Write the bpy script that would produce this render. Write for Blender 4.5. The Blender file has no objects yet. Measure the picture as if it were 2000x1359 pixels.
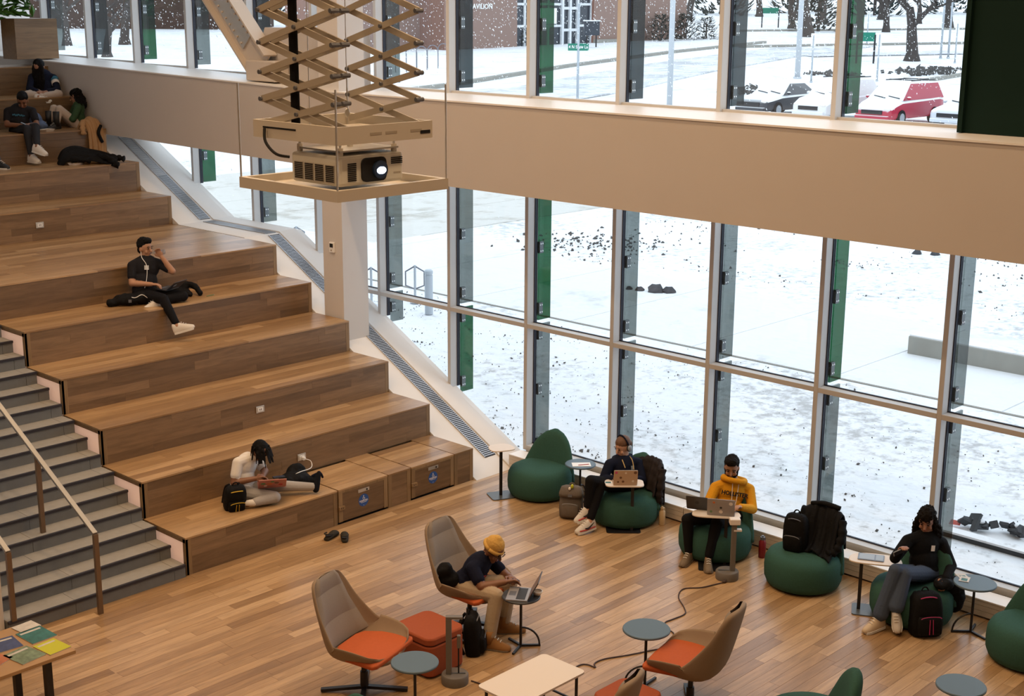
import bpy, bmesh, math, random
import numpy as np
from mathutils import Vector, Matrix
random.seed(7)
SC = bpy.context.scene
COL = SC.collection
# ------------------------------------------------------------------ camera
cd = bpy.data.cameras.new('camera'); cam = bpy.data.objects.new('camera', cd); COL.objects.link(cam)
CAMP = Vector((-12.6195, -12.6951, 6.3184))
_F = Vector((0.70362, 0.66793, -0.24246)); _R = Vector((0.68958, -0.72418, 0.00619)); _U = Vector((0.17145, 0.17155, 0.97014))
cam.matrix_world = Matrix(((_R.x, _U.x, -_F.x, CAMP.x), (_R.y, _U.y, -_F.y, CAMP.y), (_R.z, _U.z, -_F.z, CAMP.z), (0, 0, 0, 1)))
cd.sensor_width = 36.0; cd.lens = 2716.08 / 2000 * 36.0; cd.clip_start = 0.1; cd.clip_end = 900
SC.camera = cam
# ------------------------------------------------------------------ world: even overcast snow sky
w = bpy.data.worlds.new('overcast_sky'); SC.world = w; w.use_nodes = True
bg = w.node_tree.nodes['Background']; bg.inputs[0].default_value = (0.80, 0.90, 1.0, 1); bg.inputs[1].default_value = 1.9
SC.view_settings.view_transform = 'Standard'; SC.view_settings.look = 'None'
SC.view_settings.exposure = 0.0; SC.view_settings.gamma = 1.0; SC.view_settings.use_curve_mapping = False
LAMP_COL = (1.0, 0.67, 0.38); LAMP_W = 52.0

# ------------------------------------------------------------------ materials
MATS = {}
def mat(name, col, rough=0.6, spec=0.5, metal=0.0, vary=0.0, noise=0.0, nscale=8.0, bump=0.0, bscale=60.0, emit=None, estr=0.0, trans=0.0, coat=0.0):
    if name in MATS: return MATS[name]
    if rough >= 0.7 and spec == 0.5: spec = 0.15
    m = bpy.data.materials.new(name); m.use_nodes = True; nt = m.node_tree; b = nt.nodes['Principled BSDF']
    b.inputs['Base Color'].default_value = (*col, 1); b.inputs['Roughness'].default_value = rough
    b.inputs['Specular IOR Level'].default_value = spec; b.inputs['Metallic'].default_value = metal
    b.inputs['Transmission Weight'].default_value = trans; b.inputs['Coat Weight'].default_value = coat
    if emit: b.inputs['Emission Color'].default_value = (*emit, 1); b.inputs['Emission Strength'].default_value = estr
    if vary or noise:
        hsv = nt.nodes.new('ShaderNodeHueSaturation'); hsv.inputs['Color'].default_value = (*col, 1)
        nz = nt.nodes.new('ShaderNodeTexNoise'); nz.inputs['Scale'].default_value = nscale; nz.inputs['Detail'].default_value = 4
        tc = nt.nodes.new('ShaderNodeTexCoord'); nt.links.new(tc.outputs['Object'], nz.inputs['Vector'])
        mr = nt.nodes.new('ShaderNodeMapRange'); mr.inputs[3].default_value = 1 - noise; mr.inputs[4].default_value = 1 + noise
        nt.links.new(nz.outputs[0], mr.inputs[0])
        oi = nt.nodes.new('ShaderNodeObjectInfo'); mr2 = nt.nodes.new('ShaderNodeMapRange'); mr2.inputs[3].default_value = 1 - vary; mr2.inputs[4].default_value = 1 + vary
        nt.links.new(oi.outputs['Random'], mr2.inputs[0])
        mu = nt.nodes.new('ShaderNodeMath'); mu.operation = 'MULTIPLY'; nt.links.new(mr.outputs[0], mu.inputs[0]); nt.links.new(mr2.outputs[0], mu.inputs[1])
        nt.links.new(mu.outputs[0], hsv.inputs['Value']); nt.links.new(hsv.outputs[0], b.inputs['Base Color'])
    if bump:
        tc = nt.nodes.new('ShaderNodeTexCoord'); nz = nt.nodes.new('ShaderNodeTexNoise'); nz.inputs['Scale'].default_value = bscale; nz.inputs['Detail'].default_value = 5
        nt.links.new(tc.outputs['Object'], nz.inputs['Vector'])
        bp = nt.nodes.new('ShaderNodeBump'); bp.inputs['Strength'].default_value = bump; bp.inputs['Distance'].default_value = 0.02
        nt.links.new(nz.outputs[0], bp.inputs['Height']); nt.links.new(bp.outputs[0], b.inputs['Normal'])
    MATS[name] = m; return m

def wood(name, c0, c1, c2, rough=0.35, per_island=False, axis=0):
    """oak boards: colour by board, grain stretched along the board"""
    m = bpy.data.materials.new(name); m.use_nodes = True; nt = m.node_tree; b = nt.nodes['Principled BSDF']; L = nt.links
    geo = nt.nodes.new('ShaderNodeNewGeometry'); oi = nt.nodes.new('ShaderNodeObjectInfo')
    rnd = geo.outputs['Random Per Island'] if per_island else oi.outputs['Random']
    ramp = nt.nodes.new('ShaderNodeValToRGB'); e = ramp.color_ramp.elements
    e[0].position = 0.0; e[0].color = (*c0, 1); e[1].position = 1.0; e[1].color = (*c2, 1)
    x = ramp.color_ramp.elements.new(0.5); x.color = (*c1, 1)
    L.new(rnd, ramp.inputs[0])
    sep = nt.nodes.new('ShaderNodeMapping'); s = [9.0, 9.0, 9.0]; s[axis] = 0.9; sep.inputs['Scale'].default_value = s
    L.new(geo.outputs['Position'], sep.inputs['Vector'])
    comb = nt.nodes.new('ShaderNodeCombineXYZ'); mul = nt.nodes.new('ShaderNodeMath'); mul.operation = 'MULTIPLY'; mul.inputs[1].default_value = 57.0
    L.new(rnd, mul.inputs[0]); L.new(mul.outputs[0], comb.inputs[0]); L.new(mul.outputs[0], comb.inputs[2])
    L.new(comb.outputs[0], sep.inputs['Location'])
    nz = nt.nodes.new('ShaderNodeTexNoise'); nz.inputs['Scale'].default_value = 2.2; nz.inputs['Detail'].default_value = 7; nz.inputs['Roughness'].default_value = 0.65; nz.inputs['Distortion'].default_value = 0.6
    L.new(sep.outputs[0], nz.inputs['Vector'])
    mr = nt.nodes.new('ShaderNodeMapRange'); mr.inputs[1].default_value = 0.3; mr.inputs[2].default_value = 0.7; mr.inputs[3].default_value = 0.72; mr.inputs[4].default_value = 1.18
    L.new(nz.outputs[0], mr.inputs[0])
    hsv = nt.nodes.new('ShaderNodeHueSaturation'); L.new(ramp.outputs[0], hsv.inputs['Color']); L.new(mr.outputs[0], hsv.inputs['Value'])
    L.new(hsv.outputs[0], b.inputs['Base Color']); b.inputs['Roughness'].default_value = rough; b.inputs['Specular IOR Level'].default_value = 0.45
    MATS[name] = m; return m

def glass(name, tint, refl=0.06, clear=1.0):
    m = bpy.data.materials.new(name); m.use_nodes = True; nt = m.node_tree; nt.nodes.clear()
    out = nt.nodes.new('ShaderNodeOutputMaterial'); mix = nt.nodes.new('ShaderNodeMixShader'); tr = nt.nodes.new('ShaderNodeBsdfTransparent'); gl = nt.nodes.new('ShaderNodeBsdfGlossy')
    lw0 = nt.nodes.new('ShaderNodeLayerWeight'); pw = nt.nodes.new('ShaderNodeMath'); pw.operation = 'POWER'; pw.inputs[1].default_value = 4.0; nt.links.new(lw0.outputs['Facing'], pw.inputs[0]); lw = nt.nodes.new('ShaderNodeMapRange'); lw.inputs[3].default_value = refl * 0.4; lw.inputs[4].default_value = 0.5; nt.links.new(pw.outputs[0], lw.inputs[0])
    tr.inputs[0].default_value = (*tint, 1); gl.inputs['Roughness'].default_value = 0.02; gl.inputs[0].default_value = (0.9, 0.9, 0.9, 1)
    nt.links.new(lw.outputs[0], mix.inputs[0]); nt.links.new(tr.outputs[0], mix.inputs[1]); nt.links.new(gl.outputs[0], mix.inputs[2]); nt.links.new(mix.outputs[0], out.inputs[0])
    MATS[name] = m; return m

wood('oak_floor', (0.28, 0.160, 0.072), (0.41, 0.250, 0.120), (0.53, 0.345, 0.185), rough=0.30)
wood('oak_floor_far', (0.28, 0.160, 0.072), (0.41, 0.250, 0.120), (0.53, 0.345, 0.185), rough=0.30, per_island=True)
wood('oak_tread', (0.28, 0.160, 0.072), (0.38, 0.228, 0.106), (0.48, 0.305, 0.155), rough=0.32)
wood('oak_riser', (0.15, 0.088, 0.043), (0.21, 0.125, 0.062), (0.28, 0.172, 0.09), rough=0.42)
wood('oak_post', (0.24, 0.15, 0.072), (0.27, 0.17, 0.082), (0.31, 0.20, 0.10), rough=0.42, axis=2)
glass('window_glass', (0.97, 0.985, 0.99))
glass('fin_grey', (0.40, 0.43, 0.42)); glass('fin_dark', (0.20, 0.23, 0.235)); glass('fin_green', (0.11, 0.30, 0.19))
mat('white_paint', (0.78, 0.75, 0.72), 0.65, noise=0.02, nscale=2)
mat('ledge_white', (0.82, 0.80, 0.78), 0.4)
mat('band_paint', (0.56, 0.51, 0.47), 0.55, noise=0.03, nscale=1.5)
mat('column_paint', (0.68, 0.65, 0.63), 0.6)
mat('ceiling_paint', (0.62, 0.60, 0.58), 0.8)
mat('mullion_paint', (0.60, 0.59, 0.58), 0.45, spec=0.4)
mat('gasket', (0.012, 0.014, 0.03), 0.5)
mat('clamp_steel', (0.10, 0.12, 0.13), 0.4, metal=0.3)
mat('bolt_steel', (0.75, 0.77, 0.78), 0.3, metal=0.6)
mat('grille_alu', (0.42, 0.43, 0.46), 0.4, metal=0.5)
mat('grille_dark', (0.035, 0.038, 0.05), 0.6)
mat('cover_cream', (0.60, 0.53, 0.46), 0.5)
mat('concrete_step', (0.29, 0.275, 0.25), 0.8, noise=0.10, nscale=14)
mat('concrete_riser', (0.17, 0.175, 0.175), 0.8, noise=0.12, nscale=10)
mat('nosing_black', (0.022, 0.02, 0.028), 0.6)
mat('step_light', (0.85, 0.62, 0.48), 0.5, emit=(1.0, 0.62, 0.45), estr=0.30)
mat('rail_bronze', (0.20, 0.135, 0.085), 0.45, metal=0.55)
mat('rail_steel', (0.30, 0.285, 0.265), 0.38, metal=0.7)
mat('black_metal', (0.009, 0.009, 0.012), 0.45)
mat('steel_plate', (0.62, 0.60, 0.56), 0.35, metal=0.7)
mat('sticker_blue', (0.02, 0.09, 0.33), 0.5); mat('white', (0.85, 0.85, 0.84), 0.5); mat('off_white', (0.78, 0.72, 0.66), 0.5)
mat('black', (0.006, 0.006, 0.007), 0.6); mat('soft_black', (0.010, 0.010, 0.011), 0.85, noise=0.25, nscale=20, bump=0.3, bscale=40)

# ------------------------------------------------------------------ mesh builder
def frame_from(d, up=(0, 0, 1)):
    d = Vector(d).normalized(); u = Vector(up)
    if abs(d.dot(u)) > 0.97: u = Vector((1, 0, 0))
    a = u.cross(d).normalized(); b = d.cross(a).normalized()
    return a, b, d
class MB:
    def __init__(s): s.v = []; s.f = []; s.m = []
    def add(s, vs, fs, mi=0):
        o = len(s.v); s.v += [tuple(v) for v in vs]; s.f += [tuple(i + o for i in f) for f in fs]; s.m += [mi] * len(fs); return s
    def box(s, x0, x1, y0, y1, z0, z1, mi=0):
        return s.add([(x0, y0, z0), (x1, y0, z0), (x1, y1, z0), (x0, y1, z0), (x0, y0, z1), (x1, y0, z1), (x1, y1, z1), (x0, y1, z1)],
                     [(0, 3, 2, 1), (4, 5, 6, 7), (0, 1, 5, 4), (1, 2, 6, 5), (2, 3, 7, 6), (3, 0, 4, 7)], mi)
    def obox(s, c, size, M=None, mi=0):
        M = M or Matrix.Identity(3); c = Vector(c); hx, hy, hz = size[0] / 2, size[1] / 2, size[2] / 2
        vs = [c + M @ Vector(q) for q in [(-hx, -hy, -hz), (hx, -hy, -hz), (hx, hy, -hz), (-hx, hy, -hz), (-hx, -hy, hz), (hx, -hy, hz), (hx, hy, hz), (-hx, hy, hz)]]
        return s.add(vs, [(0, 3, 2, 1), (4, 5, 6, 7), (0, 1, 5, 4), (1, 2, 6, 5), (2, 3, 7, 6), (3, 0, 4, 7)], mi)
    def beam(s, p0, p1, wdt, hgt, up=(0, 0, 1), mi=0):
        a, b, d = frame_from(Vector(p1) - Vector(p0), up); p0 = Vector(p0); p1 = Vector(p1); vs = []
        for q in (p0, p1):
            for i, j in ((-1, -1), (1, -1), (1, 1), (-1, 1)): vs.append(q + a * (i * wdt / 2) + b * (j * hgt / 2))
        return s.add(vs, [(3, 2, 1, 0), (4, 5, 6, 7), (0, 1, 5, 4), (1, 2, 6, 5), (2, 3, 7, 6), (3, 0, 4, 7)], mi)
    def tube(s, pts, r, n=8, mi=0, cap=True):
        pts = [Vector(q) for q in pts]; k = len(pts); rr = r if isinstance(r, (list, tuple)) else [r] * k; rings = []
        pa = None
        for i, q in enumerate(pts):
            d = (pts[min(i + 1, k - 1)] - pts[max(i - 1, 0)])
            if d.length < 1e-9: d = Vector((0, 0, 1))
            d.normalize()
            if pa is None: a, b, _ = frame_from(d)
            else:
                a = (pa - d * pa.dot(d)); a = a.normalized() if a.length > 1e-6 else frame_from(d)[0]; b = d.cross(a)
            pa = a
            rings.append([q + (a * math.cos(2 * math.pi * j / n) + b * math.sin(2 * math.pi * j / n)) * rr[i] for j in range(n)])
        return s.loft(rings, mi, cap)
    def loft(s, rings, mi=0, cap=True, closed=True):
        n = len(rings[0]); vs = [v for r in rings for v in r]; fs = []
        for i in range(len(rings) - 1):
            for j in range(n if closed else n - 1):
                a = i * n + j; b = i * n + (j + 1) % n; fs.append((a, b, b + n, a + n))
        if cap and closed:
            fs.append(tuple(range(n - 1, -1, -1))); o = (len(rings) - 1) * n; fs.append(tuple(range(o, o + n)))
        return s.add(vs, fs, mi)
    def lathe(s, prof, c=(0, 0, 0), n=24, mi=0, sx=1.0, sy=1.0):
        return s.loft([[(c[0] + r * sx * math.cos(2 * math.pi * j / n), c[1] + r * sy * math.sin(2 * math.pi * j / n), c[2] + z) for j in range(n)] for r, z in prof], mi)
    def prism(s, poly, a0, a1, axis='z', mi=0):
        def P(u, v, a): return (u, v, a) if axis == 'z' else ((a, u, v) if axis == 'x' else (u, a, v))
        n = len(poly); vs = [P(u, v, a0) for u, v in poly] + [P(u, v, a1) for u, v in poly]
        fs = [tuple(range(n - 1, -1, -1)), tuple(range(n, 2 * n))] + [(i, (i + 1) % n, (i + 1) % n + n, i + n) for i in range(n)]
        return s.add(vs, fs, mi)
    def ell(s, c, r, M=None, nu=14, nv=9, mi=0):
        M = M or Matrix.Identity(3); c = Vector(c); r = (r, r, r) if not isinstance(r, (tuple, list)) else r; rings = []
        for i in range(1, nv):
            t = math.pi * i / nv
            rings.append([c + M @ Vector((r[0] * math.sin(t) * math.cos(2 * math.pi * j / nu), r[1] * math.sin(t) * math.sin(2 * math.pi * j / nu), -r[2] * math.cos(t))) for j in range(nu)])
        return s.loft(rings, mi)
    def rr_plate(s, x0, x1, y0, y1, z0, z1, r, mi=0, n=5):
        return s.prism(rrect(x0, x1, y0, y1, r, n), z0, z1, 'z', mi)
    def mesh(s, name, smooth=False, mats=()):
        me = bpy.data.meshes.new(name); me.from_pydata(s.v, [], s.f)
        for m in mats: me.materials.append(MATS[m] if isinstance(m, str) else m)
        if any(s.m): me.polygons.foreach_set('material_index', s.m)
        bm = bmesh.new(); bm.from_mesh(me); bmesh.ops.recalc_face_normals(bm, faces=bm.faces); bm.to_mesh(me); bm.free()
        if smooth: me.polygons.foreach_set('use_smooth', [True] * len(me.polygons))
        me.update(); return me
    def build(s, name, mats, parent=None, smooth=False, bevel=0.0, sub=0, loc=None, rot=None, auto=None):
        if isinstance(mats, str): mats = (mats,)
        o = bpy.data.objects.new(name, s.mesh(name, smooth or bool(auto), mats)); COL.objects.link(o)
        if loc: o.location = loc
        if rot: o.rotation_euler = rot
        if parent is not None: o.parent = parent
        if bevel:
            b = o.modifiers.new('bevel', 'BEVEL'); b.width = bevel; b.segments = 2; b.limit_method = 'ANGLE'; b.angle_limit = math.radians(40)
        if sub:
            q = o.modifiers.new('sub', 'SUBSURF'); q.levels = sub; q.render_levels = sub
        if auto: sharp(o.data, auto)
        return o
def sharp(me, ang):
    bm = bmesh.new(); bm.from_mesh(me)
    for e in bm.edges:
        if len(e.link_faces) == 2 and e.calc_face_angle(0) > math.radians(ang): e.smooth = False
    bm.to_mesh(me); bm.free()
def rrect(x0, x1, y0, y1, r, n=5):
    out = []
    for cx, cy, a0 in ((x1 - r, y1 - r, 0), (x0 + r, y1 - r, 90), (x0 + r, y0 + r, 180), (x1 - r, y0 + r, 270)):
        for i in range(n + 1):
            a = math.radians(a0 + 90 * i / n); out.append((cx + r * math.cos(a), cy + r * math.sin(a)))
    return out
def rotz(a): return Matrix.Rotation(a, 3, 'Z')
def thing(name, label, cat, loc=(0, 0, 0), rz=0.0, group=None, kind=None):
    o = bpy.data.objects.new(name, None); COL.objects.link(o); o.location = loc; o.rotation_euler = (0, 0, rz); o.empty_display_size = 0.1
    tag(o, label, cat, group, kind); return o
def tag(o, label=None, cat=None, group=None, kind=None):
    if label: o['label'] = label
    if cat: o['category'] = cat
    if group: o['group'] = group
    if kind: o['kind'] = kind
    return o
def inst(me, name, parent, loc=(0, 0, 0), scale=None, rot=None):
    o = bpy.data.objects.new(name, me); COL.objects.link(o); o.location = loc
    if scale: o.scale = scale
    if rot: o.rotation_euler = rot
    if parent is not None: o.parent = parent
    return o
def copy_tree(o, parent=None):
    c = o.copy(); COL.objects.link(c); c.parent = parent
    for ch in o.children: copy_tree(ch, c)
    return c

# union of soft lumps turned into one continuous skin
class Blob:
    def __init__(s): s.p = []
    def cap(s, p0, p1, r0, r1=None, mi=0): s.p.append(('c', Vector(p0), Vector(p1), r0, r0 if r1 is None else r1, mi)); return s
    def ell(s, c, r, M=None, mi=0): s.p.append(('e', Vector(c), r if isinstance(r, (tuple, list)) else (r, r, r), M or Matrix.Identity(3), 0, mi)); return s
    def chain(s, pts, rs, mi=0):
        for i in range(len(pts) - 1): s.cap(pts[i], pts[i + 1], rs[i], rs[i + 1], mi)
        return s
    def build(s, name, mats, parent=None, voxel=0.008, smooth=2, noise=0.0, nsize=0.1):
        if isinstance(mats, str): mats = (mats,)
        mb = MB()
        for q in s.p:
            if q[0] == 'c':
                _, a, b, r0, r1, _m = q; d = b - a; L = d.length
                if L < 1e-6: mb.ell(a, r0, nu=12, nv=8); continue
                x, y, z = frame_from(d); n = 12; rings = []
                st = []
                for t in (0.15, 0.5, 0.8): ang = -math.pi / 2 + t * math.pi / 2; st.append((a + z * (r0 * math.sin(ang)), r0 * math.cos(ang)))
                st.append((a, r0)); st.append((b, r1))
                for t in (0.2, 0.5, 0.85): ang = t * math.pi / 2; st.append((b + z * (r1 * math.sin(ang)), r1 * math.cos(ang)))
                for c, r in st: rings.append([c + (x * math.cos(2 * math.pi * j / n) + y * math.sin(2 * math.pi * j / n)) * r for j in range(n)])
                mb.loft(rings)
            else: mb.ell(q[1], q[2], q[3], nu=16, nv=11)
        me = mb.mesh(name); o = bpy.data.objects.new(name, me); COL.objects.link(o)
        rm = o.modifiers.new('r', 'REMESH'); rm.mode = 'VOXEL'; rm.voxel_size = voxel
        if smooth: sm = o.modifiers.new('s', 'SMOOTH'); sm.factor = 0.5; sm.iterations = smooth
        if noise:
            tx = bpy.data.textures.new(name, 'CLOUDS'); tx.noise_scale = nsize; dm = o.modifiers.new('d', 'DISPLACE'); dm.texture = tx; dm.strength = noise; dm.mid_level = 0.5
        dg = bpy.context.evaluated_depsgraph_get(); m2 = bpy.data.meshes.new_from_object(o.evaluated_get(dg)); bpy.data.objects.remove(o)
        m2.name = name; m2.materials.clear()
        for m in mats: m2.materials.append(MATS[m])
        n = len(m2.polygons); ce = np.empty(n * 3); m2.polygons.foreach_get('center', ce); ce = ce.reshape(-1, 3)
        if len(mats) > 1:
            best = np.full(n, 1e9); idx = np.zeros(n, int)
            for q in s.p:
                if q[0] == 'c':
                    a = np.array(q[1]); b = np.array(q[2]); d = b - a; L2 = max(d @ d, 1e-9)
                    t = np.clip(((ce - a) @ d) / L2, 0, 1); D = np.linalg.norm(ce - a - t[:, None] * d, axis=1) - (q[3] + (q[4] - q[3]) * t)
                else:
                    M = np.array(q[3]); l = (ce - np.array(q[1])) @ M; r = np.array(q[2]); k = np.linalg.norm(l / r, axis=1); D = (k - 1) * r.min() if r.max() > 2.5 * r.min() else (k - 1) * r.mean()
                mk = D < best; best[mk] = D[mk]; idx[mk] = q[5]
            m2.polygons.foreach_set('material_index', idx.astype(np.int32))
        else: m2.polygons.foreach_set('material_index', np.zeros(n, np.int32))
        m2.polygons.foreach_set('use_smooth', [True] * n); m2.update()
        r = bpy.data.objects.new(name, m2); COL.objects.link(r)
        if parent is not None: r.parent = parent
        return r
def text_obj(name, body, size, matn, parent, M, extrude=0.0005, bold=0.0, align='CENTER', sx=1.0):
    c = bpy.data.curves.new(name, 'FONT'); c.body = body; c.size = size; c.extrude = extrude; c.align_x = align; c.align_y = 'CENTER'; c.offset = bold; c.resolution_u = 2
    o = bpy.data.objects.new(name, c); COL.objects.link(o); dg = bpy.context.evaluated_depsgraph_get()
    me = bpy.data.meshes.new_from_object(o.evaluated_get(dg)); bpy.data.objects.remove(o); me.materials.clear(); me.materials.append(MATS[matn])
    r = bpy.data.objects.new(name, me); COL.objects.link(r)
    if parent is not None: r.parent = parent
    r.matrix_local = M @ Matrix.Diagonal((sx, 1, 1, 1)); return r
def mframe(loc, xdir, ydir):
    x = Vector(xdir).normalized(); y = Vector(ydir); y = (y - x * y.dot(x)).normalized(); z = x.cross(y)
    return Matrix(((x.x, y.x, z.x, loc[0]), (x.y, y.y, z.y, loc[1]), (x.z, y.z, z.z, loc[2]), (0, 0, 0, 1)))
# ================================================================== the room
ROOM_X0, ROOM_Y0, ROOM_Y1, CEIL = -19.0, -17.0, 14.0, 9.8
MULL = [12.75, 11.13, 9.53, 7.87, 6.16, 4.51, 3.03, 1.50, -0.02, -1.545, -3.07, -4.60, -6.13, -7.65, -9.20]
GX = 1.13
def slope_z(y):
    if y < 5.05: return 0.53 * y + 0.04
    if y < 6.85: return 2.716
    return 2.716 + 0.5 * (y - 6.85)
def band_top(y): return 5.065 if y < 3 else 5.065 + (y - 3) * 0.0205
def band_bot(y): return 3.95 if y < 1 else 3.95 + (y - 1) * 0.0125

fl = MB().box(ROOM_X0, GX - 0.02, ROOM_Y0, ROOM_Y1, -0.25, -0.013).build('floor', 'grille_dark'); tag(fl, kind='structure')
# floor boards: rows along x, staggered
PW = 0.125
def in_view(x, y, z=0.0, m=0.03):
    d = Vector((x, y, z)) - CAMP; dz = d.dot(_F)
    if dz < 0.5: return False
    u = d.dot(_R) / dz; v = d.dot(_U) / dz; return abs(u) < 1000 / 2716 + m and abs(v) < 679.5 / 2716 + m
planks = []
rnd = random.Random(3)
row = 0; y = 0.0
while y > -9.6:
    x = 0.93 - rnd.uniform(0, 1.3)
    xs = [0.93, x]
    while xs[-1] > -9.5: xs.append(xs[-1] - rnd.uniform(0.75, 1.75))
    for a, b in zip(xs[1:], xs[:-1]):
        if b - a > 0.02 and (in_view(a, y) or in_view(b, y) or in_view((a + b) / 2, y)): planks.append((a, b, y))
    y -= PW
pm = MB().box(0, 1, -PW + 0.0012, -0.0012, -0.012, 0).mesh('floor_board', mats=('oak_floor',))
planks.sort(key=lambda q: (Vector(((q[0] + q[1]) / 2, q[2], 0)) - CAMP).length - 0.8 * (q[1] - q[0]))
for a, b, yy in planks[:300]:
    inst(pm, 'floor_board', fl, (a + 0.001, yy, rnd.uniform(-0.0006, 0)), (b - a - 0.002, 1, 1))
rest = MB()
for a, b, yy in planks[300:]: rest.box(a + 0.001, b - 0.001, yy - PW + 0.0012, yy - 0.0012, -0.012, rnd.uniform(-0.0006, 0))
y = 0.0
big = MB()
tag(rest.build('floor_boards_far', 'oak_floor_far', fl), kind='stuff')
# boards out of the photograph's view: one plain deck below board level
out = MB().box(ROOM_X0, 0.95, ROOM_Y0, 0.02, -0.0129, -0.0125).build('floor_underlay', 'oak_floor_far', fl)
tag(MB().box(ROOM_X0, GX + 0.4, ROOM_Y0 - 0.3, ROOM_Y1, CEIL, CEIL + 0.25).build('ceiling', 'ceiling_paint'), kind='structure')
tag(MB().box(ROOM_X0 - 0.3, ROOM_X0, ROOM_Y0, ROOM_Y1, -0.2, CEIL).build('wall_west', 'white_paint'), kind='structure')
tag(MB().box(ROOM_X0, GX, ROOM_Y0 - 0.3, ROOM_Y0, -0.2, CEIL).build('wall_south', 'white_paint'), kind='structure')
tag(MB().box(ROOM_X0, GX + 0.3, ROOM_Y1, ROOM_Y1 + 0.3, -0.2, CEIL).build('wall_north', 'white_paint'), kind='structure')
tag(MB().box(-7.4, -6.69, 0.05, ROOM_Y1, -0.01, CEIL).build('wall_stair', 'white_paint'), kind='structure')
# facade beyond the last window in view
tag(MB().box(0.95, GX + 0.2, ROOM_Y0, MULL[-1], -0.2, CEIL).build('wall_east', 'white_paint'), kind='structure')
# the deep white band between lower and upper glazing
mb = MB(); ys = [-17.0, 1.0, 3.0, 13.9]
ring = lambda y: [(-0.02, y, band_bot(y)), (1.02, y, band_bot(y)), (1.02, y, band_top(y) - 0.02), (-0.02, y, band_top(y) - 0.02)]
mb.loft([ring(y) for y in ys]); bnd = mb.build('wall_band', 'band_paint'); tag(bnd, kind='structure')
mb = MB(); mb.loft([[(-0.035, y, band_top(y) - 0.02), (1.13, y, band_top(y) - 0.02), (1.13, y, band_top(y)), (-0.035, y, band_top(y))] for y in ys])
mb.build('ledge', 'ledge_white', bnd)
# sloped white sill that follows the seating, with an air grille let into it
poly = [(-0.06, 0.0), (5.05, 2.716), (6.85, 2.716), (9.45, 4.02), (9.45, 0.0)]
sl = MB().prism(poly, 0.012, 1.12, 'x').build('trim_1', 'white_paint'); tag(sl, kind='structure')
mb = MB(); path = [(y, slope_z(y)) for y in (0.22, 5.02)] ; segs = [((0.22, slope_z(0.22)), (5.02, slope_z(5.02))), ((5.10, 2.716), (6.80, 2.716)), ((6.90, slope_z(6.9)), (9.30, slope_z(9.3)))]
gb = MB(); gs = MB()
for (ya, za), (yb, zb) in segs:
    L = math.hypot(yb - ya, zb - za); ty, tz = (yb - ya) / L, (zb - za) / L; n = int(L / 0.034)
    gb.loft([[(0.46, ya, za + 0.002), (0.66, ya, za + 0.002), (0.66, ya, za - 0.02), (0.46, ya, za - 0.02)], [(0.46, yb, zb + 0.002), (0.66, yb, zb + 0.002), (0.66, yb, zb - 0.02), (0.46, yb, zb - 0.02)]])
    for xx in (0.455, 0.655): gs.beam((xx, ya, za + 0.004), (xx, yb, zb + 0.004), 0.012, 0.016)
    for i in range(n):
        s = (i + 0.5) * 0.034; q = Vector((0.555, ya + ty * s, za + tz * s + 0.006)); gs.beam(q - Vector((0.095, 0, 0)), q + Vector((0.095, 0, 0)), 0.015, 0.010, up=(0, -tz, ty))
gr = gb.build('air_grille', 'grille_dark', sl); tag(gs.build('grille_slats', 'grille_alu', gr), kind='stuff')
mb = MB(); 
for (ya, za), (yb, zb) in [((-0.02, 0.03), (5.05, 2.716)), ((5.05, 2.716), (6.85, 2.716)), ((6.85, 2.716), (9.3, 3.94))]:
    mb.loft([[(0.69, ya, za), (1.0, ya, za), (1.0, ya, za + 0.035), (0.69, ya, za + 0.02)], [(0.69, yb, zb), (1.0, yb, zb), (1.0, yb, zb + 0.035), (0.69, yb, zb + 0.02)]])
mb.build('sill_kerb', 'white_paint', sl)
# low radiator cover under the glass, in lengths of three boards
rc = thing('radiator_cover', 'long low cream radiator cover with horizontal boards under the window wall', 'radiator cover', (0, 0, 0))
MB().box(0.70, 0.99, -9.2, -0.02, 0.02, 0.19).build('body', 'black', rc)
for y0, y1 in ((-1.5, -0.02), (-3.02, -1.51), (-4.55, -3.03), (-6.08, -4.56), (-7.6, -6.09), (-9.2, -7.61)):
    for k in range(3): MB().box(0.685, 0.70, y0, y1, 0.022 + k * 0.061, 0.022 + k * 0.061 + 0.057).build('board', 'cover_cream', rc)
    MB().box(0.68, 0.93, y0, y1, 0.198, 0.212).build('top_board', 'ledge_white', rc)
# square column
cl = MB().box(0.03, 0.50, 2.69, 3.13, 1.25, CEIL).build('trim_2', 'column_paint'); tag(cl, kind='structure')
th = thing('thermostat', 'small white wall thermostat on the square column above the seating', 'thermostat', (0.03, 2.91, 2.83))
MB().box(-0.028, -0.001, -0.055, 0.055, -0.075, 0.075).build('case', 'white', th, bevel=0.006); MB().box(-0.031, -0.027, -0.035, 0.035, 0.0, 0.055).build('screen', 'black', th)
MB().box(-0.032, -0.027, -0.012, 0.012, -0.05, -0.03).build('button', 'steel_plate', th)
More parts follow.
